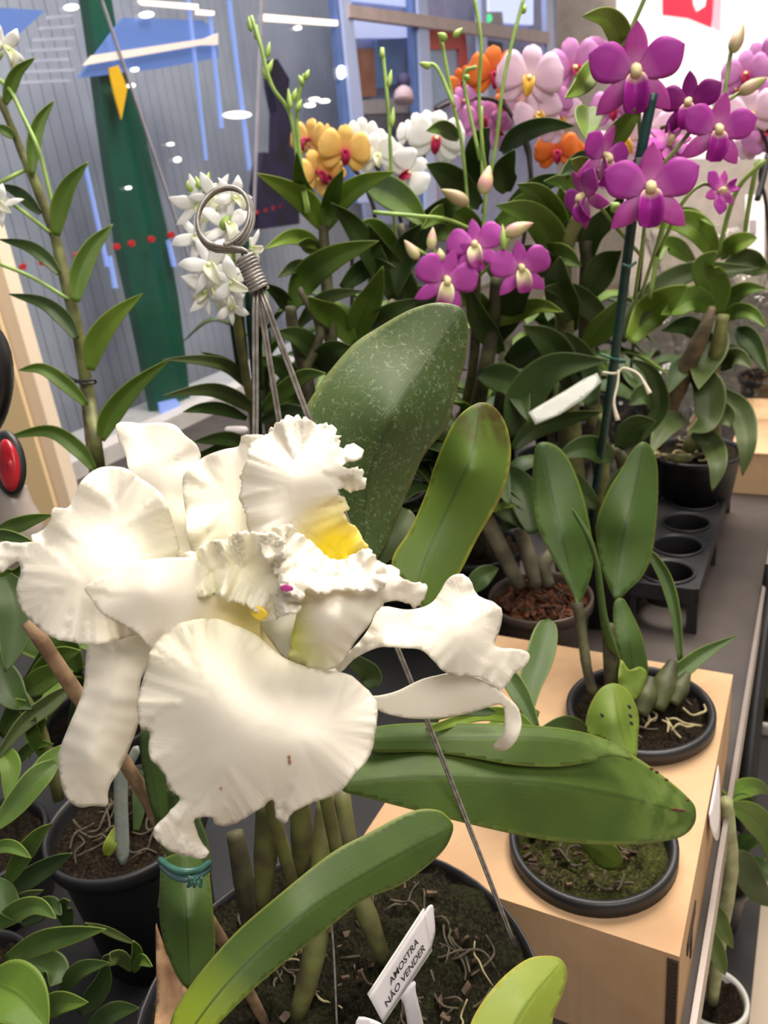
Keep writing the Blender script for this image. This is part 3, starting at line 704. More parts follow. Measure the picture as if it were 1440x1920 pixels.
def chips(root, c, r, n, mat, seed, s=.005):
    rg = np.random.RandomState(seed); V = []; Fc = []
    for _ in range(n):
        a = rg.uniform(0, 6.28); rr = r*math.sqrt(rg.random_sample())*.9; ctr = np.array([c[0]+rr*math.cos(a), c[1]+rr*math.sin(a), c[2]+rg.uniform(0, .005)])
        Q = np.linalg.qr(rg.normal(size=(3, 3)))[0]; sc = s*rg.uniform(.5, 1.3)*np.array([1, .6, .3]); b0 = len(V)
        for k in (-1, 1):
            for j in (-1, 1):
                for i in (-1, 1): V.append(ctr+Q@(np.array([i, j, k])*sc*rg.uniform(.7, 1.1)))
        Fc += [tuple(b0+q for q in f_) for f_ in [(0, 2, 3, 1), (4, 5, 7, 6), (0, 1, 5, 4), (2, 6, 7, 3), (0, 4, 6, 2), (1, 3, 7, 5)]]
    o = link('bark_pieces', mesh('bark_pieces', V, Fc), mat, root, smooth=False); o['kind'] = 'stuff'; return o

# ================================================================== CATTLEYA (main plant)
catc = np.array([-.060, .312, .116])
cat = thing('cattleya_orchid', 'hanging white cattleya orchid with two huge ruffled white blooms in a black pot', 'potted orchid', (catc[0], catc[1], 0))
pot(cat, catc, .117, .088, .116, lip=.0012)
soil(cat, catc-np.array([0, 0, .004]), .1155, M_SOILM, .006, 3, dome=.004)
roots(cat, catc-np.array([0, 0, .002]), .112, 20, M_ROOT, 5, .028, .0007)
roots(cat, catc-np.array([0, 0, .002]), .112, 60, M_ROOTD, 6, .032, .0009)
chips(cat, catc-np.array([0, 0, .002]), .104, 110, M_CHIP, 7, .0028)

# --- blossom A (left) and blossom B (right)
MA = cattleya_mat('petal_white_a', P(400, 1100, .29), sr(250, 246, 220), .05)
flA = patch('flower', [(345, 1045), (378, 1026), (434, 1006), (479, 1000), (520, 1008), (531, 1050), (512, 1068), (537, 1093), (557, 1122), (552, 1146), (504, 1156), (470, 1138), (437, 1124), (405, 1112), (365, 1122), (346, 1108), (350, 1075)],
            [(345, 1050, .280), (430, 1030, .272), (500, 1020, .266), (520, 1100, .262), (500, 1150, .266), (430, 1110, .272), (365, 1110, .276), (460, 1070, .280)], MA, cat, step=5, fringe=6, flen=4.5, ruffle=.0042, rlam=28, rn=13, ridge=.0012, ridn=70)
flA['label'] = 'left white blossom with ruffled lip'
MS = cattleya_mat('sepal_white', P(400, 1100, .29), sr(250, 246, 220), .05, veinb=.05)
def pa(nm, par, out, dc, mat=MA, **k): return patch(nm, out, dc, MS if 'sepal' in nm else mat, par, **k)
pa('dorsal_sepal', flA, [(219, 795), (243, 791), (264, 794), (306, 792), (330, 798), (347, 816), (368, 833), (377, 854), (375, 864), (368, 900), (370, 960), (372, 1020), (358, 1050), (344, 1050), (300, 1010), (270, 930), (242, 880), (236, 854), (222, 826)],
   [(230, 795, .318), (300, 795, .325), (370, 850, .322), (300, 900, .312), (350, 1040, .300), (280, 930, .312)], step=9, ruffle=.002, rlam=40, rn=5)
pa('petal', flA, [(342, 1043), (326, 986), (306, 934), (288, 913), (264, 897), (240, 880), (208, 875), (180, 880), (156, 899), (139, 934), (128, 951), (99, 954), (97, 972), (83, 994), (56, 1005), (62, 1015), (30, 1018), (3, 1017), (-9, 1030), (-7, 1060), (0, 1073), (31, 1052), (38, 1072), (31, 1104), (38, 1135), (52, 1159), (76, 1180), (111, 1199), (140, 1205), (167, 1208), (208, 1204), (260, 1189), (330, 1180), (370, 1120)],
   [(345, 1045, .300), (310, 950, .300), (230, 885, .300), (140, 950, .292), (100, 970, .290), (30, 1040, .292), (0, 1030, .298), (-5, 1065, .298), (40, 1120, .286), (100, 1195, .280), (200, 1200, .278), (320, 1170, .288), (200, 1060, .282), (200, 980, .297), (130, 1110, .280)],
   step=8, fringe=lambda q: 1.6 if q[0] < 160 else .8, flen=7, ruffle=.0030, rlam=45, rn=8, ridge=.0006, ridn=60)
pa('petal', flA, [(345, 892), (362, 872), (385, 855), (418, 843), (448, 836), (452, 818), (470, 815), (500, 818), (540, 850), (545, 930), (520, 1000), (480, 1020), (434, 1022), (403, 1032), (378, 1034), (362, 1040), (352, 1000), (346, 950), (342, 916)],
   [(345, 900, .296), (385, 855, .303), (460, 820, .306), (540, 860, .304), (520, 990, .292), (365, 1030, .288), (440, 930, .300), (360, 960, .290)], step=8, ruffle=.0025, rlam=35, rn=8, ridge=.0003, ridn=60)
pa('lip_lobe', flA, [(158, 1104), (175, 1090), (194, 1079), (226, 1062), (271, 1050), (340, 1045), (400, 1050), (440, 1090), (480, 1125), (520, 1150), (538, 1190), (530, 1235), (480, 1215), (400, 1195), (330, 1210), (286, 1217), (262, 1190), (225, 1170), (190, 1150), (172, 1125)],
   [(160, 1105, .266), (230, 1063, .272), (340, 1048, .274), (280, 1110, .264), (280, 1200, .272), (420, 1120, .284), (480, 1160, .294), (530, 1230, .296), (400, 1190, .280)],
   mat=cattleya_mat('lip_cream', P(470, 1165, .29), sr(244, 232, 160), .026, .3), step=7, ruffle=.0018, rlam=22, rn=7)
pa('lateral_sepal', flA, [(262, 1185), (286, 1216), (278, 1247), (264, 1275), (262, 1320), (260, 1354), (243, 1403), (222, 1448), (208, 1469), (202, 1490), (200, 1511), (174, 1511), (149, 1514), (128, 1500), (115, 1472), (108, 1424), (115, 1396), (132, 1354), (149, 1313), (158, 1275), (161, 1229), (170, 1198), (200, 1170), (240, 1165)],
   [(270, 1190, .302), (170, 1200, .302), (160, 1300, .296), (250, 1330, .296), (210, 1300, .290), (150, 1500, .300), (200, 1500, .300), (115, 1430, .300), (230, 1420, .298), (170, 1420, .288)], step=8, ruffle=.001, rlam=30, rn=5, ridge=.0004, ridn=30)
pa('petal', flA, [(285, 1216), (276, 1250), (262, 1295), (260, 1340), (264, 1368), (281, 1372), (281, 1417), (302, 1445), (313, 1462), (315, 1476), (340, 1497), (322, 1520), (288, 1557), (290, 1572), (319, 1594), (350, 1603), (377, 1610), (390, 1599), (373, 1580), (364, 1552), (367, 1535), (399, 1533), (404, 1544), (437, 1544), (486, 1518), (512, 1499), (520, 1531), (534, 1542), (546, 1524), (582, 1507), (629, 1488), (664, 1453), (693, 1414), (704, 1371), (706, 1325), (694, 1300), (668, 1274), (652, 1264), (621, 1258), (578, 1251), (536, 1235), (508, 1215), (470, 1185), (400, 1160), (330, 1172)],
   [(330, 1175, .272), (470, 1190, .278), (540, 1240, .280), (265, 1340, .268), (290, 1430, .266), (350, 1495, .264), (290, 1570, .270), (385, 1605, .276), (370, 1545, .264), (500, 1510, .262), (534, 1540, .266), (650, 1470, .264), (705, 1350, .274), (660, 1270, .280), (500, 1330, .254), (420, 1280, .258), (600, 1380, .256), (340, 1380, .262), (400, 1440, .256)],
   step=8, fringe=lambda q: 2.4 if q[1] > 1290 else .6, flen=7, ruffle=.0026, rlam=45, rn=9, ridge=.0005, ridn=70)
_t = tps([(330, 1175, .272), (470, 1190, .278), (540, 1240, .280), (265, 1340, .268), (290, 1430, .266), (350, 1495, .264), (290, 1570, .270), (385, 1605, .276), (370, 1545, .264), (500, 1510, .262), (534, 1540, .266), (650, 1470, .264), (705, 1350, .274), (660, 1270, .280), (500, 1330, .254), (420, 1280, .258), (600, 1380, .256), (340, 1380, .262), (400, 1440, .256)])
def blemish(x, y, rx, ry):
    d = float(_t(np.array([[x, y]], float))[0])-.0012
    patch('blemish', [(x-rx, y), (x, y-ry), (x+rx, y-.5), (x+rx*.4, y+ry)], [(x-rx, y, d), (x+rx, y, d), (x, y-ry, d), (x, y+ry, d)], M_SHEATH, flA, step=3, thick=.0003)
blemish(543, 1428, 3, 6); blemish(542, 1419, 3, 4); blemish(414, 1478, 3, 3)
# blossom B
MBm = cattleya_mat('petal_white_b', P(560, 1170, .285), sr(232, 232, 150), .040, .2)
M_FAN = cattleya_mat('lip_fan', P(628, 1040, .296), sr(255, 234, 60), .027, .7)
flB = patch('flower', [(465, 990), (458, 947), (452, 914), (463, 864), (480, 830), (498, 814), (520, 796), (548, 789), (578, 787), (608, 800), (633, 814), (637, 827), (618, 838), (640, 842), (660, 838), (667, 852), (648, 872), (668, 878), (679, 906), (660, 912), (632, 920), (644, 937), (642, 955), (654, 981), (668, 993), (680, 1012), (692, 1031), (690, 1070), (640, 1085), (590, 1075), (540, 1060), (500, 1040), (478, 1015)],
            [(465, 990, .280), (455, 910, .284), (500, 815, .288), (575, 790, .292), (635, 825, .290), (665, 850, .286), (678, 905, .284), (560, 900, .276), (560, 960, .280), (500, 900, .278), (644, 950, .290), (690, 1035, .288), (620, 1020, .293), (600, 970, .288), (560, 1040, .284), (640, 1070, .292), (500, 1000, .272)],
            M_FAN, cat, step=5.5, fringe=lambda q: (10 if q[0] > 520 else 6) if q[1] < 960 else 2, flen=4.2, ruffle=.0026, rlam=36, rn=13, ridge=.0006, ridn=70)
flB['label'] = 'right white blossom with yellow throat'
pa('lip_side', flB, [(545, 1215), (546, 1197), (556, 1152), (560, 1120), (575, 1085), (583, 1060), (600, 1052), (625, 1068), (650, 1062), (668, 1040), (692, 1028), (706, 1052), (725, 1060), (746, 1070), (745, 1080), (770, 1092), (796, 1095), (793, 1122), (779, 1141), (762, 1127), (740, 1124), (722, 1132), (706, 1147), (690, 1175), (667, 1202), (646, 1236), (621, 1255), (579, 1252), (541, 1238)],
   [(540, 1235, .284), (556, 1150, .272), (580, 1080, .272), (650, 1065, .280), (700, 1040, .284), (790, 1100, .280), (778, 1138, .282), (700, 1140, .272), (620, 1150, .258), (640, 1230, .272), (580, 1250, .278), (600, 1200, .264), (720, 1090, .272)],
   mat=cattleya_mat('lip_side_tint', P(548, 1190, .278), sr(214, 216, 110), .021, .2), step=6, fringe=lambda q: 3.5 if q[1] < 1145 and q[0] > 570 else .2, flen=5, ruffle=.0015, rlam=20, rn=17)
pa('lip_frill', flB, [(490, 1012), (520, 990), (545, 985), (570, 1010), (600, 1035), (630, 1050), (655, 1048), (680, 1030), (700, 1045), (722, 1068), (715, 1100), (680, 1108), (640, 1100), (600, 1110), (575, 1100), (560, 1120), (535, 1105), (515, 1075), (500, 1045)],
   [(495, 1015, .268), (550, 990, .272), (600, 1035, .270), (680, 1035, .272), (710, 1080, .266), (600, 1090, .258), (535, 1095, .258), (640, 1070, .266)],
   mat=M_FAN if False else MA, step=5, fringe=5, flen=4.5, ruffle=.0030, rlam=22, rn=15, ridge=.0008, ridn=60)
pa('column', flB, [(485, 1168), (500, 1158), (552, 1140), (558, 1160), (546, 1200), (538, 1238), (515, 1212)], [(485, 1168, .296), (550, 1145, .290), (538, 1235, .290), (520, 1190, .286)],
   mat=plain('grey_green_column', sr(222, 222, 204), .5), step=6)
pa('throat_spot', flB, [(526, 1099), (536, 1096), (548, 1100), (549, 1107), (536, 1109), (527, 1105)], [(526, 1100, .2495), (549, 1103, .2495), (536, 1109, .2495), (536, 1097, .2495)], mat=plain('magenta', sr(176, 50, 130), .5), step=3)
pa('throat_spot', flA, [(470, 1140), (486, 1138), (500, 1150), (497, 1160), (484, 1164), (472, 1154)], [(470, 1140, .2655), (500, 1155, .2650), (484, 1164, .267), (486, 1138, .2650)], mat=plain('yellow_spot', sr(240, 206, 60), .5), step=4)
pa('petal', flB, [(560, 1250), (621, 1255), (667, 1210), (692, 1177), (708, 1143), (725, 1137), (762, 1143), (796, 1137), (817, 1122), (837, 1089), (862, 1077), (883, 1089), (896, 1118), (929, 1131), (942, 1147), (937, 1177), (927, 1210), (950, 1216), (975, 1218), (994, 1227), (985, 1247), (962, 1264), (942, 1293), (917, 1281), (892, 1268), (846, 1266), (817, 1243), (792, 1220), (762, 1214), (717, 1212), (670, 1232), (633, 1262), (600, 1262)],
   [(600, 1255, .296), (700, 1150, .296), (720, 1215, .290), (800, 1140, .304), (800, 1220, .288), (862, 1080, .304), (940, 1150, .300), (870, 1180, .288), (925, 1210, .294), (990, 1228, .304), (942, 1290, .298), (850, 1262, .290)],
   step=7, mat=MA, fringe=lambda q: 1.8 if q[0] > 820 else 0., flen=6, ruffle=.0018, rlam=26, rn=8, ridge=.0005, ridn=50)
pa('lateral_sepal', flB, [(683, 1308), (712, 1306), (746, 1297), (787, 1277), (820, 1268), (850, 1264), (896, 1272), (930, 1290), (945, 1304), (970, 1328), (978, 1355), (971, 1383), (956, 1402), (940, 1408), (923, 1400), (940, 1379), (946, 1355), (940, 1322), (897, 1332), (847, 1344), (781, 1348), (730, 1340), (700, 1326)],
   [(685, 1310, .300), (800, 1275, .304), (800, 1345, .306), (880, 1300, .300), (945, 1310, .298), (975, 1350, .300), (925, 1402, .312), (950, 1390, .300)], step=6, mat=MA, thick=.001)
# flower stalks behind the blossoms
tube('flower_stem', px([(640, 1640, .43), (600, 1450, .39), (540, 1280, .34), (500, 1150, .31)]), .0035, M_CANE, cat)
tube('flower_stem', px([(560, 1700, .44), (500, 1480, .38), (440, 1300, .33), (400, 1120, .30)]), .0035, M_CANE, cat)
# --- pseudobulbs
for pts, r in [([(492, 1700, .44), (498, 1600, .42), (500, 1500, .41)], (.004, .0065, .0055)), ([(560, 1640, .45), (566, 1570, .43), (560, 1490, .42)], (.004, .0062, .0055)),
               ([(560, 1900, .44), (590, 1780, .43), (600, 1660, .44), (610, 1490, .45)], (.005, .0065, .0065, .005)), ([(720, 1800, .47), (690, 1720, .46), (660, 1640, .47), (640, 1480, .48)], (.004, .006, .0062, .005)),
               ([(470, 1760, .47), (455, 1640, .46), (440, 1560, .46)], (.004, .006, .005))]:
    tube('pseudobulb', px(pts), r, M_CANE if pts[0][0] != 470 else M_DCANE, cat, k=14, bump=.03)
# --- big leaves
patch('leaf', [(825, 567), (860, 574), (872, 588), (878, 615), (877, 643), (872, 680), (860, 719), (839, 796), (797, 851), (776, 897), (745, 970), (715, 1035), (690, 1060), (660, 1010), (640, 950), (610, 880), (580, 810), (572, 770), (596, 726), (624, 688), (665, 643), (707, 615), (755, 587), (790, 573)],
      [(860, 580, .395), (700, 620, .392), (580, 770, .375), (870, 700, .402), (780, 890, .400), (690, 1055, .390), (650, 950, .380), (740, 780, .372)], L_SPECK, cat, spine=[(680, 1050), (690, 900), (745, 770), (810, 670), (866, 582)], fold=-.22, step=9, thick=.0018, ruffle=.0012, rlam=40, rn=4)['label'] = 'broad dusty speckled leaf'
patch('leaf', [(898, 755), (925, 762), (944, 785), (956, 822), (958, 860), (950, 905), (930, 950), (895, 1010), (870, 1060), (840, 1110), (800, 1142), (790, 1138), (770, 1100), (738, 1070), (738, 1040), (770, 990), (800, 920), (812, 880), (836, 820), (862, 778)],
      [(898, 757, .372), (955, 860, .380), (810, 890, .378), (800, 1138, .360), (740, 1060, .362), (870, 1060, .366), (890, 880, .360)], L_BROWN, cat, spine=[(775, 1120), (800, 1040), (850, 930), (885, 850), (900, 762)], fold=-.25, step=8, thick=.0018)['label'] = 'leaf with browned tip'
patch('leaf', [(640, 1478), (670, 1430), (700, 1400), (760, 1402), (900, 1412), (1040, 1412), (1150, 1405), (1190, 1418), (1250, 1460), (1290, 1495), (1304, 1515), (1302, 1545), (1275, 1570), (1210, 1582), (1120, 1584), (1020, 1575), (900, 1550), (780, 1520), (700, 1498)],
      [(660, 1470, .42), (700, 1400, .44), (900, 1412, .455), (1100, 1405, .475), (1300, 1520, .50), (1200, 1582, .468), (1000, 1573, .445), (780, 1518, .425), (1000, 1480, .452)], L_BIG, cat, spine=[(650, 1468), (800, 1456), (1000, 1466), (1150, 1490), (1298, 1528)], fold=-.35, step=8, thick=.0018)['label'] = 'long horizontal leaf, lower half'
patch('leaf', [(690, 1372), (720, 1360), (800, 1355), (900, 1356), (1000, 1360), (1080, 1370), (1140, 1388), (1170, 1405), (1188, 1424), (1150, 1418), (1100, 1430), (1040, 1438), (960, 1434), (880, 1420), (800, 1410), (700, 1408)],
      [(700, 1390, .436), (900, 1357, .462), (1188, 1422, .475), (1050, 1436, .452), (800, 1408, .446), (950, 1395, .452)], L_BIG, cat, spine=[(695, 1384), (860, 1382), (1040, 1385), (1182, 1420)], fold=-.5, step=7, thick=.0018)
patch('leaf', [(318, 1925), (330, 1890), (370, 1830), (440, 1750), (520, 1680), (620, 1600), (690, 1562), (750, 1530), (790, 1517), (825, 1520), (845, 1538), (850, 1555), (835, 1590), (800, 1625), (750, 1660), (680, 1690), (610, 1745), (540, 1800), (470, 1860), (400, 1930), (350, 1980), (310, 1980)],
      [(320, 1960, .335), (450, 1745, .35), (690, 1562, .385), (800, 1518, .402), (850, 1560, .405), (700, 1685, .375), (540, 1800, .345), (380, 1950, .330), (560, 1720, .352)], L_BOT, cat, spine=[(330, 1970), (430, 1840), (560, 1720), (700, 1630), (846, 1552)], fold=-.3, step=9, thick=.0018)['label'] = 'long yellow-based leaf across the bottom'
patch('leaf', [(880, 1930), (900, 1885), (940, 1835), (985, 1800), (1020, 1792), (1050, 1797), (1063, 1820), (1060, 1850), (1040, 1900), (1015, 1960), (890, 1970)],
      [(880, 1950, .33), (940, 1835, .35), (1030, 1793, .365), (1062, 1840, .36), (1030, 1950, .34), (980, 1880, .343)], L_YEL, cat, spine=[(940, 1965), (990, 1880), (1052, 1804)], fold=-.3, step=8, thick=.0018)['label'] = 'pale yellow-green leaf at the bottom edge'
patch('leaf', [(300, 1640), (306, 1612), (340, 1600), (388, 1612), (394, 1650), (400, 1710), (404, 1770), (395, 1820), (370, 1850), (345, 1848), (318, 1800), (300, 1730)],
      [(300, 1640, .385), (340, 1602, .39), (392, 1640, .388), (404, 1760, .375), (355, 1848, .37), (302, 1730, .38), (350, 1720, .368)], L_BOT if False else L_POTA, cat, spine=[(355, 1846), (350, 1720), (345, 1604)], fold=-.3, step=7, thick=.0018)['label'] = 'broad leaf tied with green tape'
patch('leaf', [(288, 1530), (300, 1490), (330, 1480), (365, 1520), (385, 1560), (394, 1600), (390, 1625), (350, 1632), (310, 1600)], [(290, 1530, .40), (330, 1480, .40), (392, 1610, .392), (320, 1605, .392)], L_DARK, cat, spine=[(350, 1625), (320, 1490)], fold=-.2, step=7, thick=.0018)
patch('leaf', [(262, 1380), (280, 1370), (310, 1440), (330, 1500), (320, 1540), (290, 1530), (272, 1470)], [(265, 1380, .40), (320, 1500, .40), (290, 1530, .395)], L_DARK, cat, spine=[(300, 1530), (270, 1380)], fold=-.2, step=7)
leaf(cat, [(700, 1060, .40), (735, 1010, .40), (768, 955, .41)], 52, L_GREY, 'strap', thick=.0015)
leaf(cat, [(720, 1330, .44), (800, 1340, .45), (860, 1330, .46), (930, 1335, .46)], 24, L_DARK, 'strap')
leaf(cat, [(640, 1225, .40), (690, 1260, .42), (700, 1290, .42)], 40, L_DARK, 'strap')
leaf(cat, [(800, 1370, .45), (900, 1340, .48), (960, 1345, .50), (1000, 1370, .50)], 28, L_LIGHT, 'strap')
tube('tie', px([(300, 1612, .378), (322, 1628, .366), (345, 1634, .362), (375, 1630, .366), (392, 1618, .378)]), .0016, M_TIE, cat)
tube('tie', px([(302, 1622, .378), (322, 1640, .366), (348, 1648, .362), (376, 1640, .366), (392, 1628, .378)]), .0016, plain('clear_tape', sr(70, 100, 104), .25), cat)
for q in range(3): tube('tie', px([(350, 1640, .362), (360+6*q, 1655, .360), (352+12*q, 1662, .361), (362+8*q, 1645, .360)]), .0007, M_TIE, cat)
# dry sheath and bamboo stake
patch('dry_sheath', [(292, 1735), (300, 1760), (318, 1800), (345, 1850), (350, 1870), (330, 1920), (322, 1980), (290, 1980), (293, 1850)], [(292, 1740, .39), (345, 1855, .372), (322, 1975, .35), (292, 1970, .36)], M_SHEATH, cat, step=7, ruffle=.002, rlam=10, rn=6)
tube('bamboo_stake', px([(54, 1165, .37), (150, 1310, .385), (262, 1475, .405), (340, 1640, .42), (420, 1770, .44), (500, 1925, .46)]), (.0036, .0036, .0032, .0032, .0032), M_BAMBOO, cat, k=8, bump=.05)
# --- wire hanger
def hanger():
    rc = P(421, 408, .327); s = .327/FPX
    ax1 = cR*.72+cU*-.38+cF*.2; ax1 /= np.linalg.norm(ax1); ax2 = np.cross(cF*-1+cR*.35, ax1); ax2 /= np.linalg.norm(ax2)
    hk = None
    for k in range(3):
        pts = []
        for a in np.linspace(-1.05, 2*math.pi-1.25, 26):
            r1 = (46+2.6*k)*s; r2 = (60+2.0*k)*s
            # ellipse leaning to the right going down
            lx = math.cos(a)*r1; ly = math.sin(a)*r2; t_ = .42
            pts.append(rc+cR*(lx*math.cos(t_)+ly*math.sin(t_)*.9)*1+cU*(-lx*math.sin(t_)+ly*math.cos(t_))+cF*(.0022*k-.002+.002*math.sin(a)))
        pts.append(P(462, 470, .327)+cF*.001*k); pts.append(P(470, 500, .327))
        o = tube('hook', pts, .0009, M_WIRE, cat, n=90, k=8)
    # coil around the wires
    a0 = P(460, 482, .327); a1 = P(487, 545, .330); n = 10; pts = []
    ax = a1-a0; Lc = np.linalg.norm(ax); ax = ax/Lc; u_ = np.cross(ax, cF); u_ /= np.linalg.norm(u_); v_ = np.cross(ax, u_)
    for k in range(n*14+1):
        a = 2*math.pi*k/14; pts.append(a0+ax*Lc*k/(n*14)+(u_*math.cos(a)+v_*math.sin(a))*.0035)
    tube('coil', pts, .00085, M_WIRE, cat, n=len(pts)*2, k=7)
    b0 = P(488, 545, .330)
    ends = [P(972, 1788, .505), P(600, 1640, .60), P(350, 1860, .47), P(632, 1925, .43)]
    mids = [P(575, 790, .350), P(528, 800, .36), P(505, 800, .33), P(540, 830, .345)]
    ph = np.array([catc[0]+.127*math.cos(math.radians(-18)), catc[1]+.127*math.sin(math.radians(-18)), catc[2]])
    for e_, m_ in zip([P(968, 1780, .478), P(630, 1560, .49), P(300, 1700, .42)], [P(577, 790, .350), P(528, 800, .352), P(503, 800, .342)]):
        w0 = P(480, 520, .329)
        for j in (-1, 1):
            off = cR*.0007*j
            tube('hanger_wire', [w0+off, b0+off+ (m_-b0)*.02, m_+off, e_+off*2] if False else [w0+off, w0+(e_-w0)*.33+off+(m_-(w0+(e_-w0)*np.clip((m_-w0)@(e_-w0)/((e_-w0)@(e_-w0)), 0, 1)))*.9, w0+(e_-w0)*.66+off, e_+off], .00075, M_WIRE, cat, n=24, k=6)
hanger()
tube('hanger_wire', px([(620, 1720, .42), (626, 1790, .42), (632, 1930, .42)]), .0006, M_WIRE, cat)

# --- white T-shaped sign
sg = thing('plant_sign', 'white T-shaped plastic sign reading AMOSTRA NÃO VENDER stuck in the soil', 'plant label', P(780, 1960, .44))
TL, TR, BR_, BLc = P(689, 1865, .405), P(794, 1704, .430), P(808, 1780, .437), P(717, 1917, .412)
def bil(u, v): return (BLc*(1-u)+BR_*u)*(1-v)+(TL*(1-u)+TR*u)*v
nn = np.cross(TR-TL, BLc-TL); nn /= np.linalg.norm(nn); nn *= np.sign(nn@(cC-TL))
V = []; 
for i in range(13):
    for j in range(7):
        u = i/12; v = j/6; V.append(bil(u, v)-nn*.0012*math.sin(math.pi*v)*0+nn*.0)
solid(link('plate', mesh('plate', V, [(i*7+j, (i+1)*7+j, (i+1)*7+j+1, i*7+j+1) for i in range(12) for j in range(6)]), M_LABEL, sg), .0009, 1)
patch('bent_end', [(798, 1712), (811, 1697), (814, 1715), (816, 1745), (812, 1765), (806, 1783), (796, 1760)], [(798, 1712, .431), (811, 1697, .434), (816, 1745, .437), (806, 1783, .4375)], M_LABEL, sg, step=5)
tube('rim', [TL+nn*.0004, TR+nn*.0004], .0007, M_WHITEP, sg, k=6)
tube('rim', [BLc+nn*.0004, BR_+nn*.0004], .0006, M_WHITEP, sg, k=6)
patch('stalk', [(752, 1868), (778, 1842), (780, 1860), (795, 1925), (800, 1975), (772, 1975), (765, 1925), (758, 1885)], [(752, 1868, .427), (778, 1842, .430), (795, 1925, .437), (800, 1975, .44), (772, 1975, .44)], M_LABEL, sg, step=7, thick=.0015)
def tfn(u0, u1, v0, v1): return lambda u, w_: bil(u0+(u1-u0)*u, v0+(v1-v0)*w_)+nn*.0016
place_text('AMOSTRA', tfn(.27, .80, .56, .74), 'lettering', M_INK, sg, .012)
place_text('NÃO VENDER', tfn(.12, .88, .24, .47), 'lettering', M_INK, sg, .012)
o = patch('plant_label', [(668, 1915), (682, 1908), (720, 1925), (730, 1960), (668, 1960)], [(668, 1915, .40), (720, 1925, .40), (700, 1960, .40)], M_LABEL, None, step=8); tag(o, 'corner of a second white label at the bottom edge left of the sign', 'plant label')

# ================================================================== BOX POT PLANTS
pB = thing('potted_seedling', 'black pot of green moss with one plump leaf in front hole of cardboard box', 'potted plant', (potB[0], potB[1], .02))
pot(pB, potB, .0535, .042, .088, lip=.006); soil(pB, potB-np.array([0, 0, .009]), .051, M_MOSS, .0035, 11)
roots(pB, potB-np.array([0, 0, .007]), .048, 14, M_ROOTD, 12, .025, .0012)
chips(pB, potB-np.array([.012, 0, .007]), .04, 50, M_CHIP, 13, .003)
patch('leaf', [(1084, 1578), (1110, 1572), (1145, 1580), (1160, 1592), (1168, 1612), (1160, 1628), (1140, 1632), (1118, 1620), (1100, 1600)], [(1086, 1578, .53), (1165, 1615, .522), (1140, 1631, .524), (1130, 1600, .516)], L_SPOT, pB, spine=[(1090, 1580), (1156, 1620)], fold=-.2, step=6, thick=.002)

pA = thing('potted_orchid', 'unflowered orchid with tall paddle leaves in the back hole of the cardboard box', 'potted orchid', (potA[0], potA[1], .02))
pot(pA, potA, .0565, .044, .088, lip=.006); soil(pA, potA-np.array([0, 0, .010]), .054, M_SOIL, .0035, 21)
roots(pA, potA+np.array([.022, -.008, -.006]), .034, 16, M_ROOT, 22, .028, .0012); roots(pA, potA-np.array([0, 0, .006]), .05, 14, M_ROOTD, 23)
patch('leaf', [(1016, 829), (1040, 834), (1062, 855), (1080, 890), (1095, 935), (1107, 990), (1113, 1040), (1108, 1080), (1095, 1115), (1085, 1142), (1078, 1120), (1060, 1085), (1030, 1035), (1008, 985), (999, 930), (999, 880), (1004, 840)],
      [(1016, 830, .715), (1000, 930, .715), (1113, 1040, .705), (1080, 1140, .68), (1080, 890, .71), (1060, 1000, .695)], L_POTA, pA, spine=[(1082, 1138), (1062, 1040), (1035, 930), (1016, 834)], fold=-.25, step=8, thick=.0018)
patch('leaf', [(1205, 828), (1222, 840), (1232, 870), (1234, 920), (1230, 985), (1222, 1040), (1205, 1080), (1180, 1105), (1158, 1125), (1150, 1120), (1130, 1070), (1118, 1010), (1120, 970), (1140, 920), (1165, 880), (1185, 845)],
      [(1205, 829, .72), (1234, 930, .72), (1118, 1010, .715), (1155, 1122, .69), (1215, 1050, .70), (1175, 980, .70)], L_POTA, pA, spine=[(1152, 1120), (1165, 1020), (1190, 920), (1206, 834)], fold=-.25, step=8, thick=.0018)
patch('leaf', [(1072, 953), (1090, 975), (1110, 1010), (1125, 1060), (1132, 1110), (1140, 1160), (1160, 1225), (1162, 1238), (1140, 1215), (1128, 1180), (1120, 1120), (1112, 1050), (1095, 1000), (1078, 970)],
      [(1072, 953, .665), (1125, 1060, .655), (1160, 1235, .655), (1118, 1120, .66)], L_POTA, pA, spine=[(1158, 1230), (1130, 1150), (1115, 1040), (1074, 956)], fold=-.2, step=6)
patch('leaf', [(1155, 1125), (1168, 1122), (1185, 1150), (1205, 1195), (1214, 1240), (1214, 1270), (1200, 1300), (1185, 1310), (1190, 1280), (1170, 1255), (1165, 1240), (1152, 1180), (1150, 1140)],
      [(1160, 1124, .675), (1214, 1250, .668), (1195, 1305, .66), (1150, 1150, .672), (1180, 1200, .66)], L_POTA, pA, spine=[(1192, 1300), (1180, 1210), (1160, 1130)], fold=-.3, step=6)
patch('leaf', [(1166, 1238), (1180, 1256), (1200, 1250), (1213, 1262), (1205, 1290), (1190, 1312), (1165, 1300), (1160, 1265)], [(1166, 1240, .655), (1210, 1262, .66), (1190, 1310, .65), (1165, 1290, .65)], L_SPOT, pA, step=6, ruffle=.001, rlam=10, rn=4)
leaf(pA, [(1276, 1240, .70), (1266, 1150, .71), (1248, 1085, .72), (1217, 1032, .725)], 22, L_POTA, 'strap', fold=.5)
leaf(pA, [(1222, 1285, .675), (1270, 1262, .68), (1320, 1225, .69), (1382, 1192, .70)], 32, L_POTA, 'lance', fold=.45)
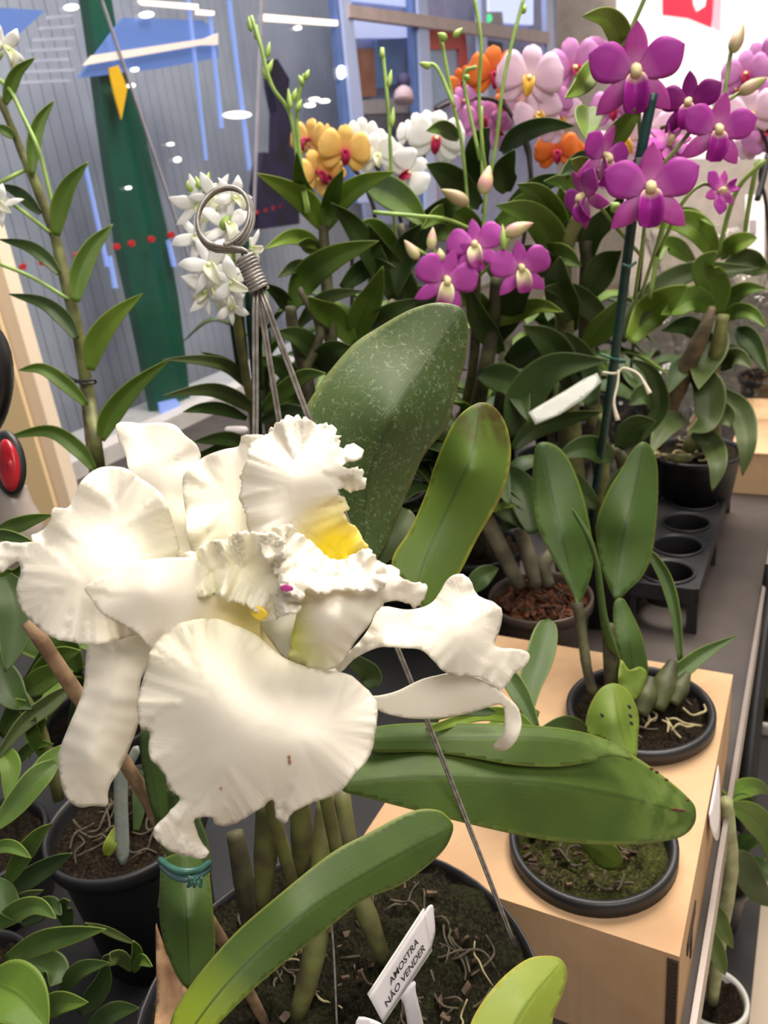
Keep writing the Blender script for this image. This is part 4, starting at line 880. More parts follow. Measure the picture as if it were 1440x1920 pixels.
patch('leaf', [(1097, 1358), (1105, 1325), (1125, 1292), (1150, 1281), (1172, 1290), (1188, 1312), (1198, 1345), (1196, 1385), (1192, 1420), (1165, 1405), (1130, 1385), (1100, 1375)],
      [(1100, 1360, .60), (1150, 1282, .61), (1197, 1350, .605), (1190, 1418, .585), (1150, 1350, .59)], L_SPOT, pA, spine=[(1175, 1410), (1160, 1350), (1150, 1286)], fold=-.2, step=6, thick=.0018)['label'] = 'short leaf with small dark spots'
for x, y in [(1129, 1341), (1180, 1325), (1182, 1342), (1184, 1356)]:
    patch('leaf_spot', [(x-4, y-3), (x, y-4), (x+4, y+2), (x+2, y+5), (x-2, y+2)], [(x-4, y, .5925), (x+4, y, .5925), (x, y+5, .5925), (x, y-4, .5925)], M_DK, pA, step=3, thick=.0004)
tube('stem', px([(1112, 1300, .675), (1100, 1250, .675), (1092, 1190, .68), (1082, 1130, .682)]), (.0045, .0045, .0042, .005), M_DCANE, pA, bump=.06)
tube('stem', px([(1150, 1310, .675), (1146, 1230, .668), (1140, 1170, .665)]), (.007, .007, .005), M_DCANE, pA)
for a, b_, r in [((1230, 1330, .665), (1262, 1240, .68), .011), ((1200, 1340, .655), (1222, 1270, .665), .010), ((1260, 1320, .665), (1290, 1262, .675), .008)]:
    tube('pseudobulb', px([a, ((a[0]+b_[0])/2, (a[1]+b_[1])/2, (a[2]+b_[2])/2), b_]), (r*.6, r, r*.35), M_BULB, pA, n=14, k=12)

# leaves left of box (plant in grey pot behind) and pot with bark
potC = PZ(1013, 1118, .098)
pC = thing('bark_orchid', 'orchid with grey canes in a brown translucent pot of red bark behind the cardboard box', 'potted orchid', (potC[0], potC[1], 0))
M_CLEARP = plain('brown_clear_pot', sr(96, 84, 76), .25, sr(74, 64, 58), 15)
pot(pC, potC, .056, .045, .098, M_CLEARP, lip=.003); soil(pC, potC-np.array([0, 0, .012]), .053, M_BARKMIX, .004, 31); chips(pC, potC-np.array([0, 0, .010]), .05, 160, M_BARK, 32, .006)
roots(pC, potC-np.array([0, 0, .008]), .05, 12, M_ROOTD, 33)
for pts, r in [([(975, 1100, .90), (945, 1040, .89), (915, 980, .88), (880, 930, .87)], .0095), ([(1005, 1100, .90), (990, 1040, .90), (975, 990, .90)], .009), ([(1030, 1100, .91), (1020, 1060, .91), (1040, 1030, .92)], .008)]:
    tube('cane', px(pts), (r*.8, r, r*.9), plain('grey_cane', sr(132, 128, 104), .7, sr(96, 92, 70), 60), pC, bump=.04, k=10)
leaf(pC, [(925, 950, .86), (965, 965, .85), (1000, 1000, .84)], 40, L_DARK, 'lance')
leaf(pC, [(1000, 1000, .83), (980, 920, .86), (945, 870, .9)], 60, L_DARK, 'lance')
leaf(pC, [(900, 965, .84), (935, 950, .83), (968, 948, .83)], 14, L_LIGHT, 'lance')
leaf(pC, [(880, 1110, .82), (905, 1080, .82), (935, 1065, .83)], 40, L_DARK, 'lance')
leaf(pC, [(940, 990, .87), (1040, 950, .86), (1070, 1010, .85)], 40, L_DARK, 'lance')
pD = thing('leafy_orchid', 'leafy orchid shoots rising between the right blossom and the cardboard box', 'potted orchid', tuple(PZ(960, 1420, .0)))
leaf(pD, [(985, 1345, .56), (995, 1280, .58), (1015, 1220, .60), (1030, 1160, .62)], 52, L_POTA, 'strap')
leaf(pD, [(1005, 1365, .55), (985, 1320, .56), (965, 1285, .57), (945, 1255, .58)], 36, L_POTA, 'strap')
leaf(pD, [(900, 1385, .53), (945, 1350, .54), (985, 1345, .55)], 26, L_LIGHT, 'lance')
leaf(pD, [(1015, 1372, .56), (1060, 1360, .58), (1100, 1375, .60)], 36, L_DARK, 'strap')
tube('cane', px([(960, 1420, .57), (985, 1370, .57), (1000, 1330, .575)]), .005, M_CANE, pD)

# ================================================================== CELL TRAY with pot
tr0 = PZ(1183, 1102, .06); tr0[2] = 0
tray = thing('cell_tray', 'black plastic carrying tray with round pot holes on the dark table', 'tray', tr0+e1*.15+EZ*0)
TW = .15; TLn = .37; tA = PZ(1304, 1107, .06); tA[2] = 0   # front right corner
def tc(a, b, z): return tA+e1*a+e2*b+EZ*z
rows, cols_ = 5, 2
bx0 = tc(0, 0, 0)
def traytop():
    V = [Vector((p[0], p[1])) for p in (tc(0, 0, 0), tc(TLn, 0, 0), tc(TLn, TW, 0), tc(0, TW, 0))]; edges = [(i, (i+1) % 4) for i in range(4)]; cs = []
    for i in range(rows):
        for j in range(cols_):
            c = tc(.037+i*.074, .037+j*.075, 0); cs.append(c); b0 = len(V)
            for k in range(24): a = 2*math.pi*k/24; V.append(Vector((c[0]+.031*math.cos(a), c[1]+.031*math.sin(a))))
            edges += [(b0+k, b0+(k+1) % 24) for k in range(24)]
    rv, _, rf, *_ = delaunay_2d_cdt(V, edges, [], 0, 1e-6); fs = []
    for f_ in rf:
        cx = sum(rv[i].x for i in f_)/3; cy = sum(rv[i].y for i in f_)/3
        a_, b_, c_ = (rv[i] for i in f_[:3]); up = (b_-a_).cross(c_-a_) > 0
        if all(math.hypot(cx-c[0], cy-c[1]) > .0295 for c in cs): fs.append(tuple(f_) if up else tuple(f_)[::-1])
    return mesh('deck', [(v.x, v.y, .06) for v in rv], fs), cs
me, cs = traytop(); solid(link('deck', me, M_BLACKP, tray, smooth=False), .002)
for c in cs: lathe('cup', (c[0], c[1], .06), [(.0295, 0), (.033, .0), (.033, .003), (.0305, .003), (.0265, -.035), (.0255, -.035), (.0295, 0)], M_BLACKP, tray, k=28)
box('rim', tc(TLn/2, -.002, .052), e1*TLn/2, e2*.002, EZ*.010, M_BLACKP, tray); box('rim', tc(TLn/2, TW, .052), e1*TLn/2, e2*.002, EZ*.010, M_BLACKP, tray)
box('rim', tc(0, TW/2, .052), e1*.002, e2*TW/2, EZ*.010, M_BLACKP, tray); box('rim', tc(TLn, TW/2, .052), e1*.002, e2*TW/2, EZ*.010, M_BLACKP, tray)
for a, b in ((.003, .003), (.003, TW/2), (.003, TW-.003), (TLn-.003, .003), (TLn-.003, TW-.003), (TLn/2, .003), (TLn/2, TW-.003)): box('foot', tc(a, b, .024), e1*.003, e2*.006, EZ*.024, M_BLACKP, tray)

# ================================================================== FLOWER BUILDERS (local space, facing +Z, radius about 1)
DIR = lambda v: np.array(v, float)*1000
def loc_ribbon(nm, ang, L, W, prof, lift=.12, droop=0., fold=-.12, cup=.0, wave=.05, n=10, m=3, r0=.05):
    d = np.array([math.cos(ang), math.sin(ang), 0]); z = np.array([0, 0, 1.])
    pts = [d*r0, d*(r0+L*.35)+z*lift*L*.6, d*(r0+L*.7)+z*lift*L, d*(r0+L)+z*(lift*L-droop*L)]
    return ribbon_me(nm, pts, W, DIR([0, 0, 1]), prof, fold, cup, wave, n=n, m=m)
protos = {}
def proto(kind, mats):
    """returns dict: centre mesh + list of (name, mesh, material)"""
    key = kind
    if key in protos: return protos[key]
    S, Pt, Lp, Co = mats; R_ = math.radians
    wr, pr = (.92, 'round') if kind == 'dend_pink' else (.78, 'roundp')
    if kind.startswith('star'):
        parts = [('petal', loc_ribbon('petal', R_(a), l_, w_*1.25, 'point', .18, .2, fold=-.2, wave=.12), Pt) for a, l_, w_ in ((35, .95, .40), (150, 1., .38))]
        parts += [('sepal', loc_ribbon('sepal', R_(a), l_, w_, 'point', .0, .15, fold=-.2, wave=.1), S) for a, l_, w_ in ((90, 1., .30), (212, .95, .32), (325, 1.0, .30))]
        parts += [('lip', ribbon_me('lip', [np.array([0, .08, .10]), np.array([0, -.12, .30]), np.array([0, -.36, .34]), np.array([0, -.66, .15])], .42, DIR([0, .3, 1]), 'point', .4, .3, .12, n=10, m=4), Lp)]
        cen = [(0, .10, .05, .08), (0, .06, .22, .08), (0, .0, .28, .05)]
    elif kind.startswith('dend'):
        parts = [('petal', loc_ribbon('petal', R_(27), 1.02, wr, pr, .12, .06, n=14), Pt), ('petal', loc_ribbon('petal', R_(153), 1.02, wr, pr, .12, .06, n=14), Pt),
                 ('sepal', loc_ribbon('sepal', R_(90), .95, .48, 'point', .02, .0), S), ('sepal', loc_ribbon('sepal', R_(222), .98, .48, 'point', .05, .1), S), ('sepal', loc_ribbon('sepal', R_(318), .98, .48, 'point', .05, .1), S),
                 ('lip', ribbon_me('lip', [np.array([0, .08, .10]), np.array([0, -.12, .30]), np.array([0, -.40, .38]), np.array([0, -.72, .22])], .52, DIR([0, .3, 1]), 'round', .5, .3, .08, n=10, m=4), Lp)]
        cen = [(0, .16, .05, .10), (0, .10, .26, .13), (0, .0, .36, .09)]
    else:
        parts = [('sepal', loc_ribbon('sepal', R_(90), .92, .62, 'petal', .05, .12), S), ('sepal', loc_ribbon('sepal', R_(212), .88, .58, 'petal', .0, .05), S), ('sepal', loc_ribbon('sepal', R_(328), .88, .58, 'petal', .0, .05), S),
                 ('petal', loc_ribbon('petal', R_(18), 1.0, 1.15, 'round', .18, .06), Pt), ('petal', loc_ribbon('petal', R_(162), 1.0, 1.15, 'round', .18, .06), Pt),
                 ('lip', ribbon_me('lip', [np.array([0, .05, .12]), np.array([0, -.1, .30]), np.array([0, -.28, .34]), np.array([0, -.5, .26])], .34, DIR([0, .3, 1]), 'point', .9, .3, .1, n=10, m=4), Lp)]
        cen = [(0, .06, .05, .08), (0, .05, .24, .09), (0, .0, .30, .06)]
    me_c = tube('tmp', [np.array(c[:3]) for c in cen], [c[3] for c in cen], Co, None, n=8, k=8); dat = me_c.data; bpy.data.objects.remove(me_c)
    outp = []
    for nm, me, mt in parts:
        me.materials.append(mt); me.polygons.foreach_set('use_smooth', [True]*len(me.polygons)); outp.append((nm, me, mt))
    protos[key] = (dat, outp); return protos[key]
def place_flower(root, kind, mats, x, y, d, size, rot=0., yaw=0., pitch=0., parts=True):
    """size = full width in px"""
    cen, ps = proto(kind, mats)
    c = P(x, y, d); s = size*d/FPX*.5
    z = -(c-cC)/np.linalg.norm(c-cC); u = cU-z*(cU@z); u /= np.linalg.norm(u); r_ = np.cross(u, z)
    B = Matrix([[r_[i], u[i], z[i]] for i in range(3)]); 
    B = B @ Matrix.Rotation(math.radians(yaw), 3, 'Y') @ Matrix.Rotation(math.radians(-pitch), 3, 'X') @ Matrix.Rotation(math.radians(rot), 3, 'Z')
    b = root['_base']
    M_ = Matrix.Translation((c[0]-b[0], c[1]-b[1], c[2]-b[2])) @ (B*s).to_4x4()
    f_ = bpy.data.objects.new('flower', cen); COL.objects.link(f_); f_.parent = root; f_.matrix_basis = M_
    for nm, me, mt in ps:
        q = bpy.data.objects.new(nm, me); COL.objects.link(q); q.parent = f_
        so = q.modifiers.new('thickness', 'SOLIDIFY'); so.thickness = .03; so.offset = 0
    return f_
PURP = sr(178, 62, 180); MAG = sr(190, 60, 170)
m_pp = petalmat('purple_petal', sr(184, 66, 170), sr(222, 140, 206), veins=.35, b1=.4, tr=.22, veinc=sr(150, 40, 150))
m_ps = petalmat('purple_sepal', sr(194, 80, 168), sr(222, 160, 206), veins=.3, b1=.5, tr=.22, veinc=sr(150, 50, 150))
m_pl = petalmat('purple_lip', sr(160, 34, 146), sr(226, 206, 164), b0=.18, b1=.42, tr=.15)
m_pc = plain('pale_column', sr(216, 200, 150), .5)
m_dp = petalmat('dark_purple_petal', sr(132, 30, 120), sr(160, 56, 140), veins=.3, tr=.15)
m_kp = petalmat('pink_petal', sr(206, 92, 194), sr(232, 160, 214), veins=.25, b1=.35, tr=.25, veinc=sr(180, 60, 170))
m_kl = petalmat('pink_lip', sr(200, 90, 180), sr(240, 236, 190), b0=.45, b1=.8)
m_wl = petalmat('white_lip', sr(246, 246, 230), sr(220, 230, 150), b0=.1, b1=.5)
m_yp = petalmat('yellow_petal', sr(244, 210, 124), sr(236, 170, 100), veins=.25, veinc=sr(226, 150, 90))
m_yl = petalmat('red_lip', sr(170, 40, 80), sr(190, 60, 70))
m_op = petalmat('orange_petal', sr(238, 138, 62), sr(222, 100, 60), veins=.3, veinc=sr(214, 96, 50))
m_pk = petalmat('pale_pink_petal', sr(240, 214, 232), sr(250, 230, 236), veins=.3, veinc=sr(226, 180, 214))
m_mk = petalmat('mid_pink_petal', sr(224, 160, 218), sr(206, 110, 180), veins=.3, veinc=sr(200, 110, 190))
m_yl2 = petalmat('yellow_lip', sr(236, 196, 90), sr(200, 120, 60))
K_PUR = ('dend_purple', (m_ps, m_pp, m_pl, m_pc)); K_DP = ('dend_dark', (m_dp, m_dp, m_pl, m_pc)); K_PNK = ('dend_pink', (m_kp, m_kp, m_kl, m_pc)); K_WD = ('star_white', (PT_WHITE, PT_WHITE, m_wl, m_wl))
K_YEL = ('phal_yellow', (m_yp, m_yp, m_yl, m_yl)); K_WH = ('phal_white', (PT_WHITE, PT_WHITE, m_yl, m_pc)); K_OR = ('phal_orange', (m_op, m_op, m_yl, m_yl)); K_PP = ('phal_palepink', (m_pk, m_pk, m_yl2, m_pc)); K_MP = ('phal_pink', (m_mk, m_mk, m_yl, m_pc)); K_WW = ('phal_whitegreen', (PT_WHITE, PT_WHITE, m_wl, m_wl))
def bud(root, a, b_, r, mat): return ellips('bud', P(*a), P(*b_), r*a[2]/FPX, mat, root)
m_bud = plain('pink_green_bud', sr(206, 150, 150), .5, sr(190, 196, 130), 90)
m_gbud = plain('green_bud', sr(160, 186, 90), .5, sr(130, 160, 70), 90)
m_bbud = plain('brownish_bud', sr(172, 140, 120), .5, sr(150, 150, 90), 90)

# ================================================================== TALL DENDROBIUM at the left
def table_pot(px_, py_, h, r, label, cat_, nm='potted_orchid', mat=M_BLACKP, mix=M_SOIL, at_z=None, seed=1, group=None):
    c = PZ(px_, py_, h); root = thing(nm, label, cat_, (c[0], c[1], 0), group)
    pot(root, c, r, r*.78, h, mat); soil(root, c-np.array([0, 0, .01]), r-.003, mix, .004, seed); return root, c
D1, c1 = table_pot(205, 985, .09, .055, 'tall single-caned dendrobium with narrow alternate leaves in front of the ribbed wall', 'potted orchid', 'tall_dendrobium', seed=41)
dd = depth(c1)
tube('cane', px([(205, 985, dd), (186, 873, .80), (167, 745, .79), (142, 606, .77), (115, 495, .76), (101, 437, .755), (62, 333, .74), (42, 288, .74), (21, 236, .73), (-4, 180, .72)]), (.0062, .006, .006, .0055, .005, .0045, .004, .0032, .003), M_CANE, D1, n=60, bump=.05, k=10)
tube('stake', px([(190, 960, .83), (172, 866, .81), (149, 645, .795)]), .004, M_BAMBOO, D1)
for pts in [[(104, 406, .74), (83, 319, .73), (68, 270, .72), (45, 222, .72), (21, 173, .72), (-5, 145, .72)], [(94, 437, .75), (52, 403, .74), (-5, 362, .73)], [(47, 319, .74), (20, 332, .73), (-5, 346, .73)], [(128, 561, .76), (60, 520, .75), (-5, 493, .74)]]:
    tube('flower_spike', px(pts), .0018, M_LSTEM, D1)
for pts, wd, m_ in [([(59, 328), (62, 270), (75, 225), (102, 188)], 26, L_MID), ([(9, 196), (20, 160), (35, 132), (66, 108)], 24, L_MID), ([(106, 442), (112, 390), (130, 345), (166, 303)], 34, L_MID), ([(141, 566), (150, 510), (175, 460), (212, 420)], 38, L_MID),
        ([(170, 694), (180, 645), (215, 595), (268, 550)], 42, L_LIGHT), ([(189, 826), (205, 780), (250, 725), (320, 672)], 40, L_MID), ([(144, 636), (120, 600), (80, 568), (16, 551)], 30, L_DARK), ([(163, 760), (125, 722), (80, 692), (34, 694)], 28, L_MID),
        ([(178, 882), (145, 840), (90, 808), (6, 822)], 30, L_MID), ([(111, 514), (85, 485), (52, 462), (-4, 448)], 26, L_DARK), ([(76, 400), (55, 378), (30, 358), (-6, 346)], 24, L_DARK), ([(26, 258), (10, 245), (-12, 236)], 20, L_MID)]:
    dz = rng.uniform(-.02, .03); n_ = len(pts)
    leaf(D1, [(p[0], p[1], .77-.06*(900-p[1])/900+dz*i/n_) for i, p in enumerate(pts)], wd, m_, 'lance', fold=.45, roll=rng.uniform(-.3, .3))
place_flower(D1, *K_WD, 8, 92, .72, 95, 20, 35, 0); place_flower(D1, *K_WD, 4, 385, .73, 80, 60, -30, 10)
bud(D1, (0, 110, .72), (-3, 85, .72), 6, m_gbud)
tie = tube('plastic_tie', px([(120, 700, .783), (140, 712, .778), (158, 714, .776), (176, 712, .778), (178, 718, .783), (158, 720, .776), (142, 716, .778), (130, 722, .78)]), .0012, M_DK, D1)

# ================================================================== WHITE DENDROBIUM behind the wire ring
D2, c2 = table_pot(480, 900, .09, .05, 'small dendrobium with a cluster of white flowers seen through the wire ring', 'potted orchid', 'white_dendrobium', seed=51)
tube('stake', px([(488, 890, .98), (484, 780, .86), (470, 600, .74), (458, 440, .68)]), .0042, M_GSTAKE, D2)
tube('stake', px([(448, 700, .82), (440, 640, .76), (430, 565, .72)]), .0028, M_GSTAKE, D2)
tube('cane', px([(480, 890, .98), (474, 780, .84), (460, 700, .78), (448, 620, .74), (440, 560, .72)]), .0045, M_CANE, D2)
tube('flower_spike', px([(446, 600, .72), (440, 500, .70), (430, 440, .69), (400, 390, .68), (380, 350, .68)]), .0016, M_STEM, D2)
for x, y, s, ro_, ya in [(370, 385, 90, 20, 20), (402, 372, 80, -30, 0), (372, 445, 85, 50, -20), (425, 425, 90, 0, 20), (395, 500, 95, 30, -10), (430, 470, 80, -60, 0), (400, 545, 100, 10, 20), (440, 530, 85, 70, -20), (470, 465, 60, 100, 30), (432, 575, 60, 190, 10), (385, 548, 70, -50, -20), (438, 372, 70, 40, 30)]:
    place_flower(D2, *K_WD, x, y, .69 if False else .69+rng.uniform(-.012, .012), s*1.22, ro_, ya, rng.uniform(-25, 25))
for a, b_, r in [((376, 355), (366, 330), 7), ((358, 360), (352, 338), 8), ((385, 350), (392, 322), 7), ((415, 430), (432, 402), 11), ((385, 365), (388, 345), 8)]:
    bud(D2, a+(.68,), b_+(.68,), r, m_gbud)
for pts, wd, m_ in [([(462, 724), (430, 690), (380, 676), (306, 674)], 26, L_GREY), ([(486, 775), (440, 745), (390, 730), (306, 742)], 32, L_GREY), ([(455, 708), (425, 680), (378, 660)], 18, L_DARK), ([(462, 785), (420, 768), (380, 765), (344, 772)], 26, L_DARK), ([(462, 830), (420, 822), (362, 828)], 30, L_DARK), ([(490, 770), (530, 735), (570, 705), (610, 700)], 34, L_MID), ([(462, 700), (450, 640), (448, 600), (455, 560)], 26, L_DARK), ([(490, 790), (540, 770), (590, 775)], 30, L_DARK), ([(460, 820), (400, 850), (350, 860)], 34, L_DARK), ([(490, 730), (480, 650), (500, 600)], 26, L_DARK)]:
    leaf(D2, [(p[0], p[1], .82-.04*i) for i, p in enumerate(pts)], wd, m_, 'lance', fold=.35, roll=rng.uniform(-.3, .3))
o = patch('plant_label', [(425, 800), (462, 800), (462, 811), (425, 810)], [(425, 800, .79), (462, 800, .80), (462, 811, .80), (425, 810, .79)], M_LABEL, D2, step=6)

# ================================================================== BUDDING DENDROBIUM, middle left
D3, c3 = table_pot(620, 880, .10, .06, 'bushy dendrobium with tall budding spikes left of the speckled leaf', 'potted orchid', 'budding_dendrobium', seed=61)
d3 = depth(c3)
for pts, r in [([(600, 880, d3), (585, 780, .93), (572, 700, .88), (549, 610, .85), (545, 575, .84)], .008), ([(640, 880, d3), (625, 700, .92), (612, 520, .88), (606, 424, .87)], .0075), ([(570, 700, .86), (600, 620, .85), (560, 540, .84)], .005), ([(660, 870, d3), (668, 760, .95), (662, 640, .92)], .008), ([(700, 860, d3), (720, 740, 1.0), (735, 560, .98)], .008)]:
    tube('cane', px(pts), (r, r, r*.7), M_DCANE, D3, bump=.05, k=10)
for pts, wd, m_ in [([(606, 430), (580, 385), (540, 355), (481, 325)], 46, L_LIGHT), ([(600, 400), (575, 365), (562, 335), (556, 285)], 34, L_MID), ([(610, 426), (618, 385), (628, 350), (643, 319)], 36, L_MID), ([(608, 432), (635, 380), (680, 345), (740, 322)], 44, L_LIGHT), ([(600, 464), (570, 448), (540, 446), (495, 467)], 34, L_LIGHT), ([(601, 470), (575, 458), (560, 455)], 30, L_MID),
        ([(547, 578), (575, 520), (630, 480), (710, 452)], 58, L_MID), ([(664, 645), (630, 600), (600, 580), (576, 556)], 52, L_MID), ([(665, 642), (680, 590), (700, 550), (718, 500)], 56, L_MID), ([(545, 585), (525, 555), (492, 530)], 30, L_DARK), ([(585, 700), (620, 660), (660, 650)], 50, L_DARK), ([(575, 740), (530, 690), (480, 670)], 40, L_DARK),
        ([(560, 610), (610, 560), (680, 545)], 30, L_GREY), ([(735, 560), (700, 480), (660, 420), (620, 380)], 48, L_DARK), ([(735, 560), (760, 470), (790, 420)], 50, L_DARK), ([(640, 540), (690, 500), (740, 500)], 40, L_DARK), ([(612, 520), (560, 500), (520, 520)], 30, L_GREY), ([(640, 850), (600, 800), (540, 790)], 50, L_DARK), ([(700, 780), (640, 740), (600, 760)], 60, L_DARK), ([(620, 700), (570, 640), (520, 620)], 46, L_DARK), ([(590, 760), (540, 750), (500, 790)], 40, L_DARK), ([(690, 620), (730, 590), (790, 560)], 44, L_DARK)]:
    leaf(D3, [(p[0], p[1], .88-.035*i+rng.uniform(0, .03)) for i, p in enumerate(pts)], wd, m_, 'lance', fold=.35, roll=rng.uniform(-.25, .25))
for pts in [[(575, 400, .86), (559, 312, .84), (544, 215, .82), (509, 160, .80), (488, 83, .79), (471, 31, .79)], [(580, 400, .86), (565, 312, .84), (556, 208, .82), (571, 139, .81)], [(742, 460, .92), (735, 347, .88), (728, 208, .85), (717, 90, .84)]]:
    tube('flower_spike', px(pts), .0020, M_LSTEM, D3)
for a, b_ in [((471, 60), (466, 30)), ((480, 75), (482, 45)), ((500, 150), (494, 120)), ((500, 110), (506, 78)), ((545, 205), (540, 165)), ((549, 190), (556, 165)), ((568, 160), (560, 140)), ((571, 150), (580, 130)), ((500, 140), (512, 110)), ((718, 110), (714, 88)), ((728, 165), (734, 130)), ((734, 240), (738, 200)), ((556, 210), (566, 185))]:
    bud(D3, a+(.81,), b_+(.81,), 6, m_gbud)

# ================================================================== PINK DENDROBIUM, middle
D4, c4 = table_pot(880, 900, .10, .06, 'dendrobium with four bright pink blooms just above the speckled leaf tip', 'potted orchid', 'pink_dendrobium', seed=71)
d4 = depth(c4)
for pts, r in [([(860, 890, d4), (900, 740, .95), (925, 600, .90), (930, 520, .88)], .009), ([(900, 890, d4), (940, 760, .97), (950, 620, .95)], .010), ([(840, 880, d4), (885, 700, .95), (893, 520, .88), (905, 440, .85)], .006), ([(880, 880, d4), (780, 620, 1.0), (765, 500, .98), (750, 420, .97)], .007)]:
    tube('cane', px(pts), (r, r, r*.7), M_DCANE, D4, bump=.05, k=10)
for pts in [[(905, 440, .85), (912, 340, .83), (905, 278, .81), (898, 174, .79), (902, 80, .77), (889, -10, .76)], [(880, 420, .87), (867, 278, .84), (849, 190, .82), (826, 66, .80)], [(905, 400, .85), (930, 270, .82), (942, 167, .80), (961, 76, .79), (984, -10, .78)], [(905, 360, .84), (902, 200, .83)], [(900, 300, .82), (870, 150, .81), (893, 125, .80)],
            [(893, 520, .86), (900, 470, .83), (896, 455, .80)], [(905, 440, .85), (840, 412, .80), (780, 405, .78), (700, 398, .78)], [(897, 520, .86), (935, 480, .83), (960, 440, .82)], [(893, 510, .86), (838, 500, .82), (770, 460, .80)], [(880, 500, .86), (820, 480, .83), (810, 440, .82)], [(852, 200, .81), (820, 128, .81), (796, 120, .81)]]:
    tube('flower_spike', px(pts), .0019, M_LSTEM, D4)
for x, y, s, ro_, ya, pi in [(893, 465, 108, 10, -10, 10), (833, 530, 122, -15, 15, -10), (976, 508, 112, 5, 10, 0), (868, 500, 90, 40, -20, -20)]:
    place_flower(D4, *K_PNK, x, y, .80 if x != 868 else .815, s, ro_, ya, pi)
for a, b_, r, m_ in [((785, 487), (758, 450), 12, m_bud), ((808, 470), (812, 425), 11, m_bud), ((828, 490), (824, 465), 10, m_bud), ((945, 440), (1000, 418), 15, m_bud), ((905, 365), (918, 310), 16, m_bud), ((880, 383), (826, 355), 15, m_bbud), ((838, 75), (820, 62), 9, m_gbud), ((850, 70), (868, 52), 7, m_gbud), ((808, 126), (785, 118), 7, m_gbud), ((978, 25), (985, 8), 8, m_gbud), ((872, 150), (880, 140), 7, m_gbud), ((945, 470), (942, 420), 8, m_gbud)]:
    bud(D4, a+(.79,), b_+(.79,), r, m_)
for pts, wd, m_ in [([(900, 385), (860, 350), (830, 325), (800, 308)], 58, L_DARK), ([(690, 345), (730, 360), (770, 390), (800, 430)], 60, L_MID), ([(905, 360), (895, 300), (905, 260), (918, 240)], 52, L_DARK), ([(950, 360), (945, 320), (965, 280)], 50, L_DARK), ([(940, 285), (970, 255), (1020, 235), (1078, 236)], 38, L_DARK),
        ([(905, 610), (960, 590), (1010, 575), (1056, 585)], 38, L_LIGHT), ([(1150, 620), (1100, 570), (1060, 545), (1018, 540)], 46, L_DARK), ([(930, 520), (880, 420), (830, 400), (790, 430)], 48, L_MID), ([(930, 560), (1000, 500), (1050, 480), (1090, 500)], 60, L_MID), ([(925, 600), (880, 560), (830, 570)], 44, L_MID), ([(940, 660), (900, 600), (880, 540)], 46, L_DARK), ([(950, 680), (1010, 650), (1060, 640)], 60, L_DARK),
        ([(930, 640), (960, 570), (1000, 520)], 60, L_DARK), ([(780, 620), (760, 540), (720, 480), (690, 420)], 52, L_DARK), ([(780, 600), (820, 540), (860, 520)], 46, L_DARK), ([(765, 500), (790, 440), (840, 390), (870, 385)], 52, L_DARK), ([(750, 480), (700, 430), (660, 440)], 46, L_MID), ([(900, 700), (960, 720), (990, 790)], 60, L_DARK), ([(940, 780), (990, 760), (1040, 800)], 60, L_DARK), ([(880, 380), (850, 430), (800, 450)], 36, L_MID), ([(930, 420), (1000, 380), (1060, 400)], 44, L_MID), ([(860, 260), (830, 240), (800, 245)], 30, L_MID), ([(945, 400), (1010, 350), (1070, 330)], 40, L_DARK)]:
    leaf(D4, [(p[0], p[1], .90-.035*i+rng.uniform(0, .04)) for i, p in enumerate(pts)], wd, m_, 'lance', fold=.35, roll=rng.uniform(-.25, .25))

# ================================================================== PURPLE DENDROBIUM, right of centre
D5, c5 = table_pot(1120, 1015, .10, .058, 'staked dendrobium crowned with large magenta purple flowers', 'potted orchid', 'purple_dendrobium', seed=81)
d5 = depth(c5)
tube('stake', px([(1104, 1000, d5), (1122, 880, .88), (1150, 690, .78), (1178, 470, .71), (1200, 300, .67), (1224, 175, .65)]), .0045, M_GSTAKE, D5, n=40)
for pts, r in [([(1120, 1010, d5), (1130, 900, .93), (1128, 820, .90), (1132, 780, .88)], .008), ([(1090, 1010, d5), (1075, 820, .95), (1060, 640, .90), (1058, 480, .86), (1090, 400, .84)], .010), ([(1140, 1000, d5), (1110, 760, .94), (1098, 600, .90), (1100, 450, .86)], .009), ([(1160, 1000, d5), (1170, 880, .94), (1150, 840, .92)], .008)]:
    tube('cane', px(pts), (r, r, r*.75), M_CANE if pts[0][0] in (1090, 1120) else M_DCANE, D5, bump=.05, k=10)
for pts in [[(1190, 560, .78), (1210, 400, .72), (1200, 250, .68), (1195, 150, .67)], [(1200, 400, .71), (1215, 370, .68)], [(1200, 350, .70), (1250, 300, .68), (1300, 240, .67)], [(1200, 560, .78), (1240, 430, .74), (1262, 320, .70), (1290, 280, .69), (1340, 250, .68)], [(1203, 480, .74), (1150, 420, .72), (1120, 380, .71)], [(1232, 480, .74), (1280, 380, .70), (1320, 345, .70), (1350, 360, .69)], [(1150, 110, .70), (1180, 60, .69), (1212, -10, .68)],
            [(1240, 240, .70), (1345, 200, .72), (1362, 150, .72), (1370, 98, .72)], [(1345, 200, .72), (1385, 175, .72), (1410, 160, .72)]]:
    tube('flower_spike', px(pts), .0018, M_STEM, D5)
for k, x, y, s, ro_, ya, pi, d in [(K_PUR, 1190, 142, 178, -3, 5, 0, .655), (K_PUR, 1218, 362, 176, -4, 5, 5, .650), (K_DP, 1293, 198, 118, 0, -10, 5, .672), (K_PUR, 1342, 250, 138, -15, 15, 0, .66), (K_PUR, 1100, 372, 116, 30, -50, -10, .67), (K_PUR, 1128, 300, 124, -20, 45, -10, .668), (K_PUR, 1255, 270, 104, 150, 30, 50, .69), (K_PUR, 1350, 358, 84, 100, 50, 10, .68)]:
    place_flower(D5, *k, x, y, d, s, ro_, ya, pi)
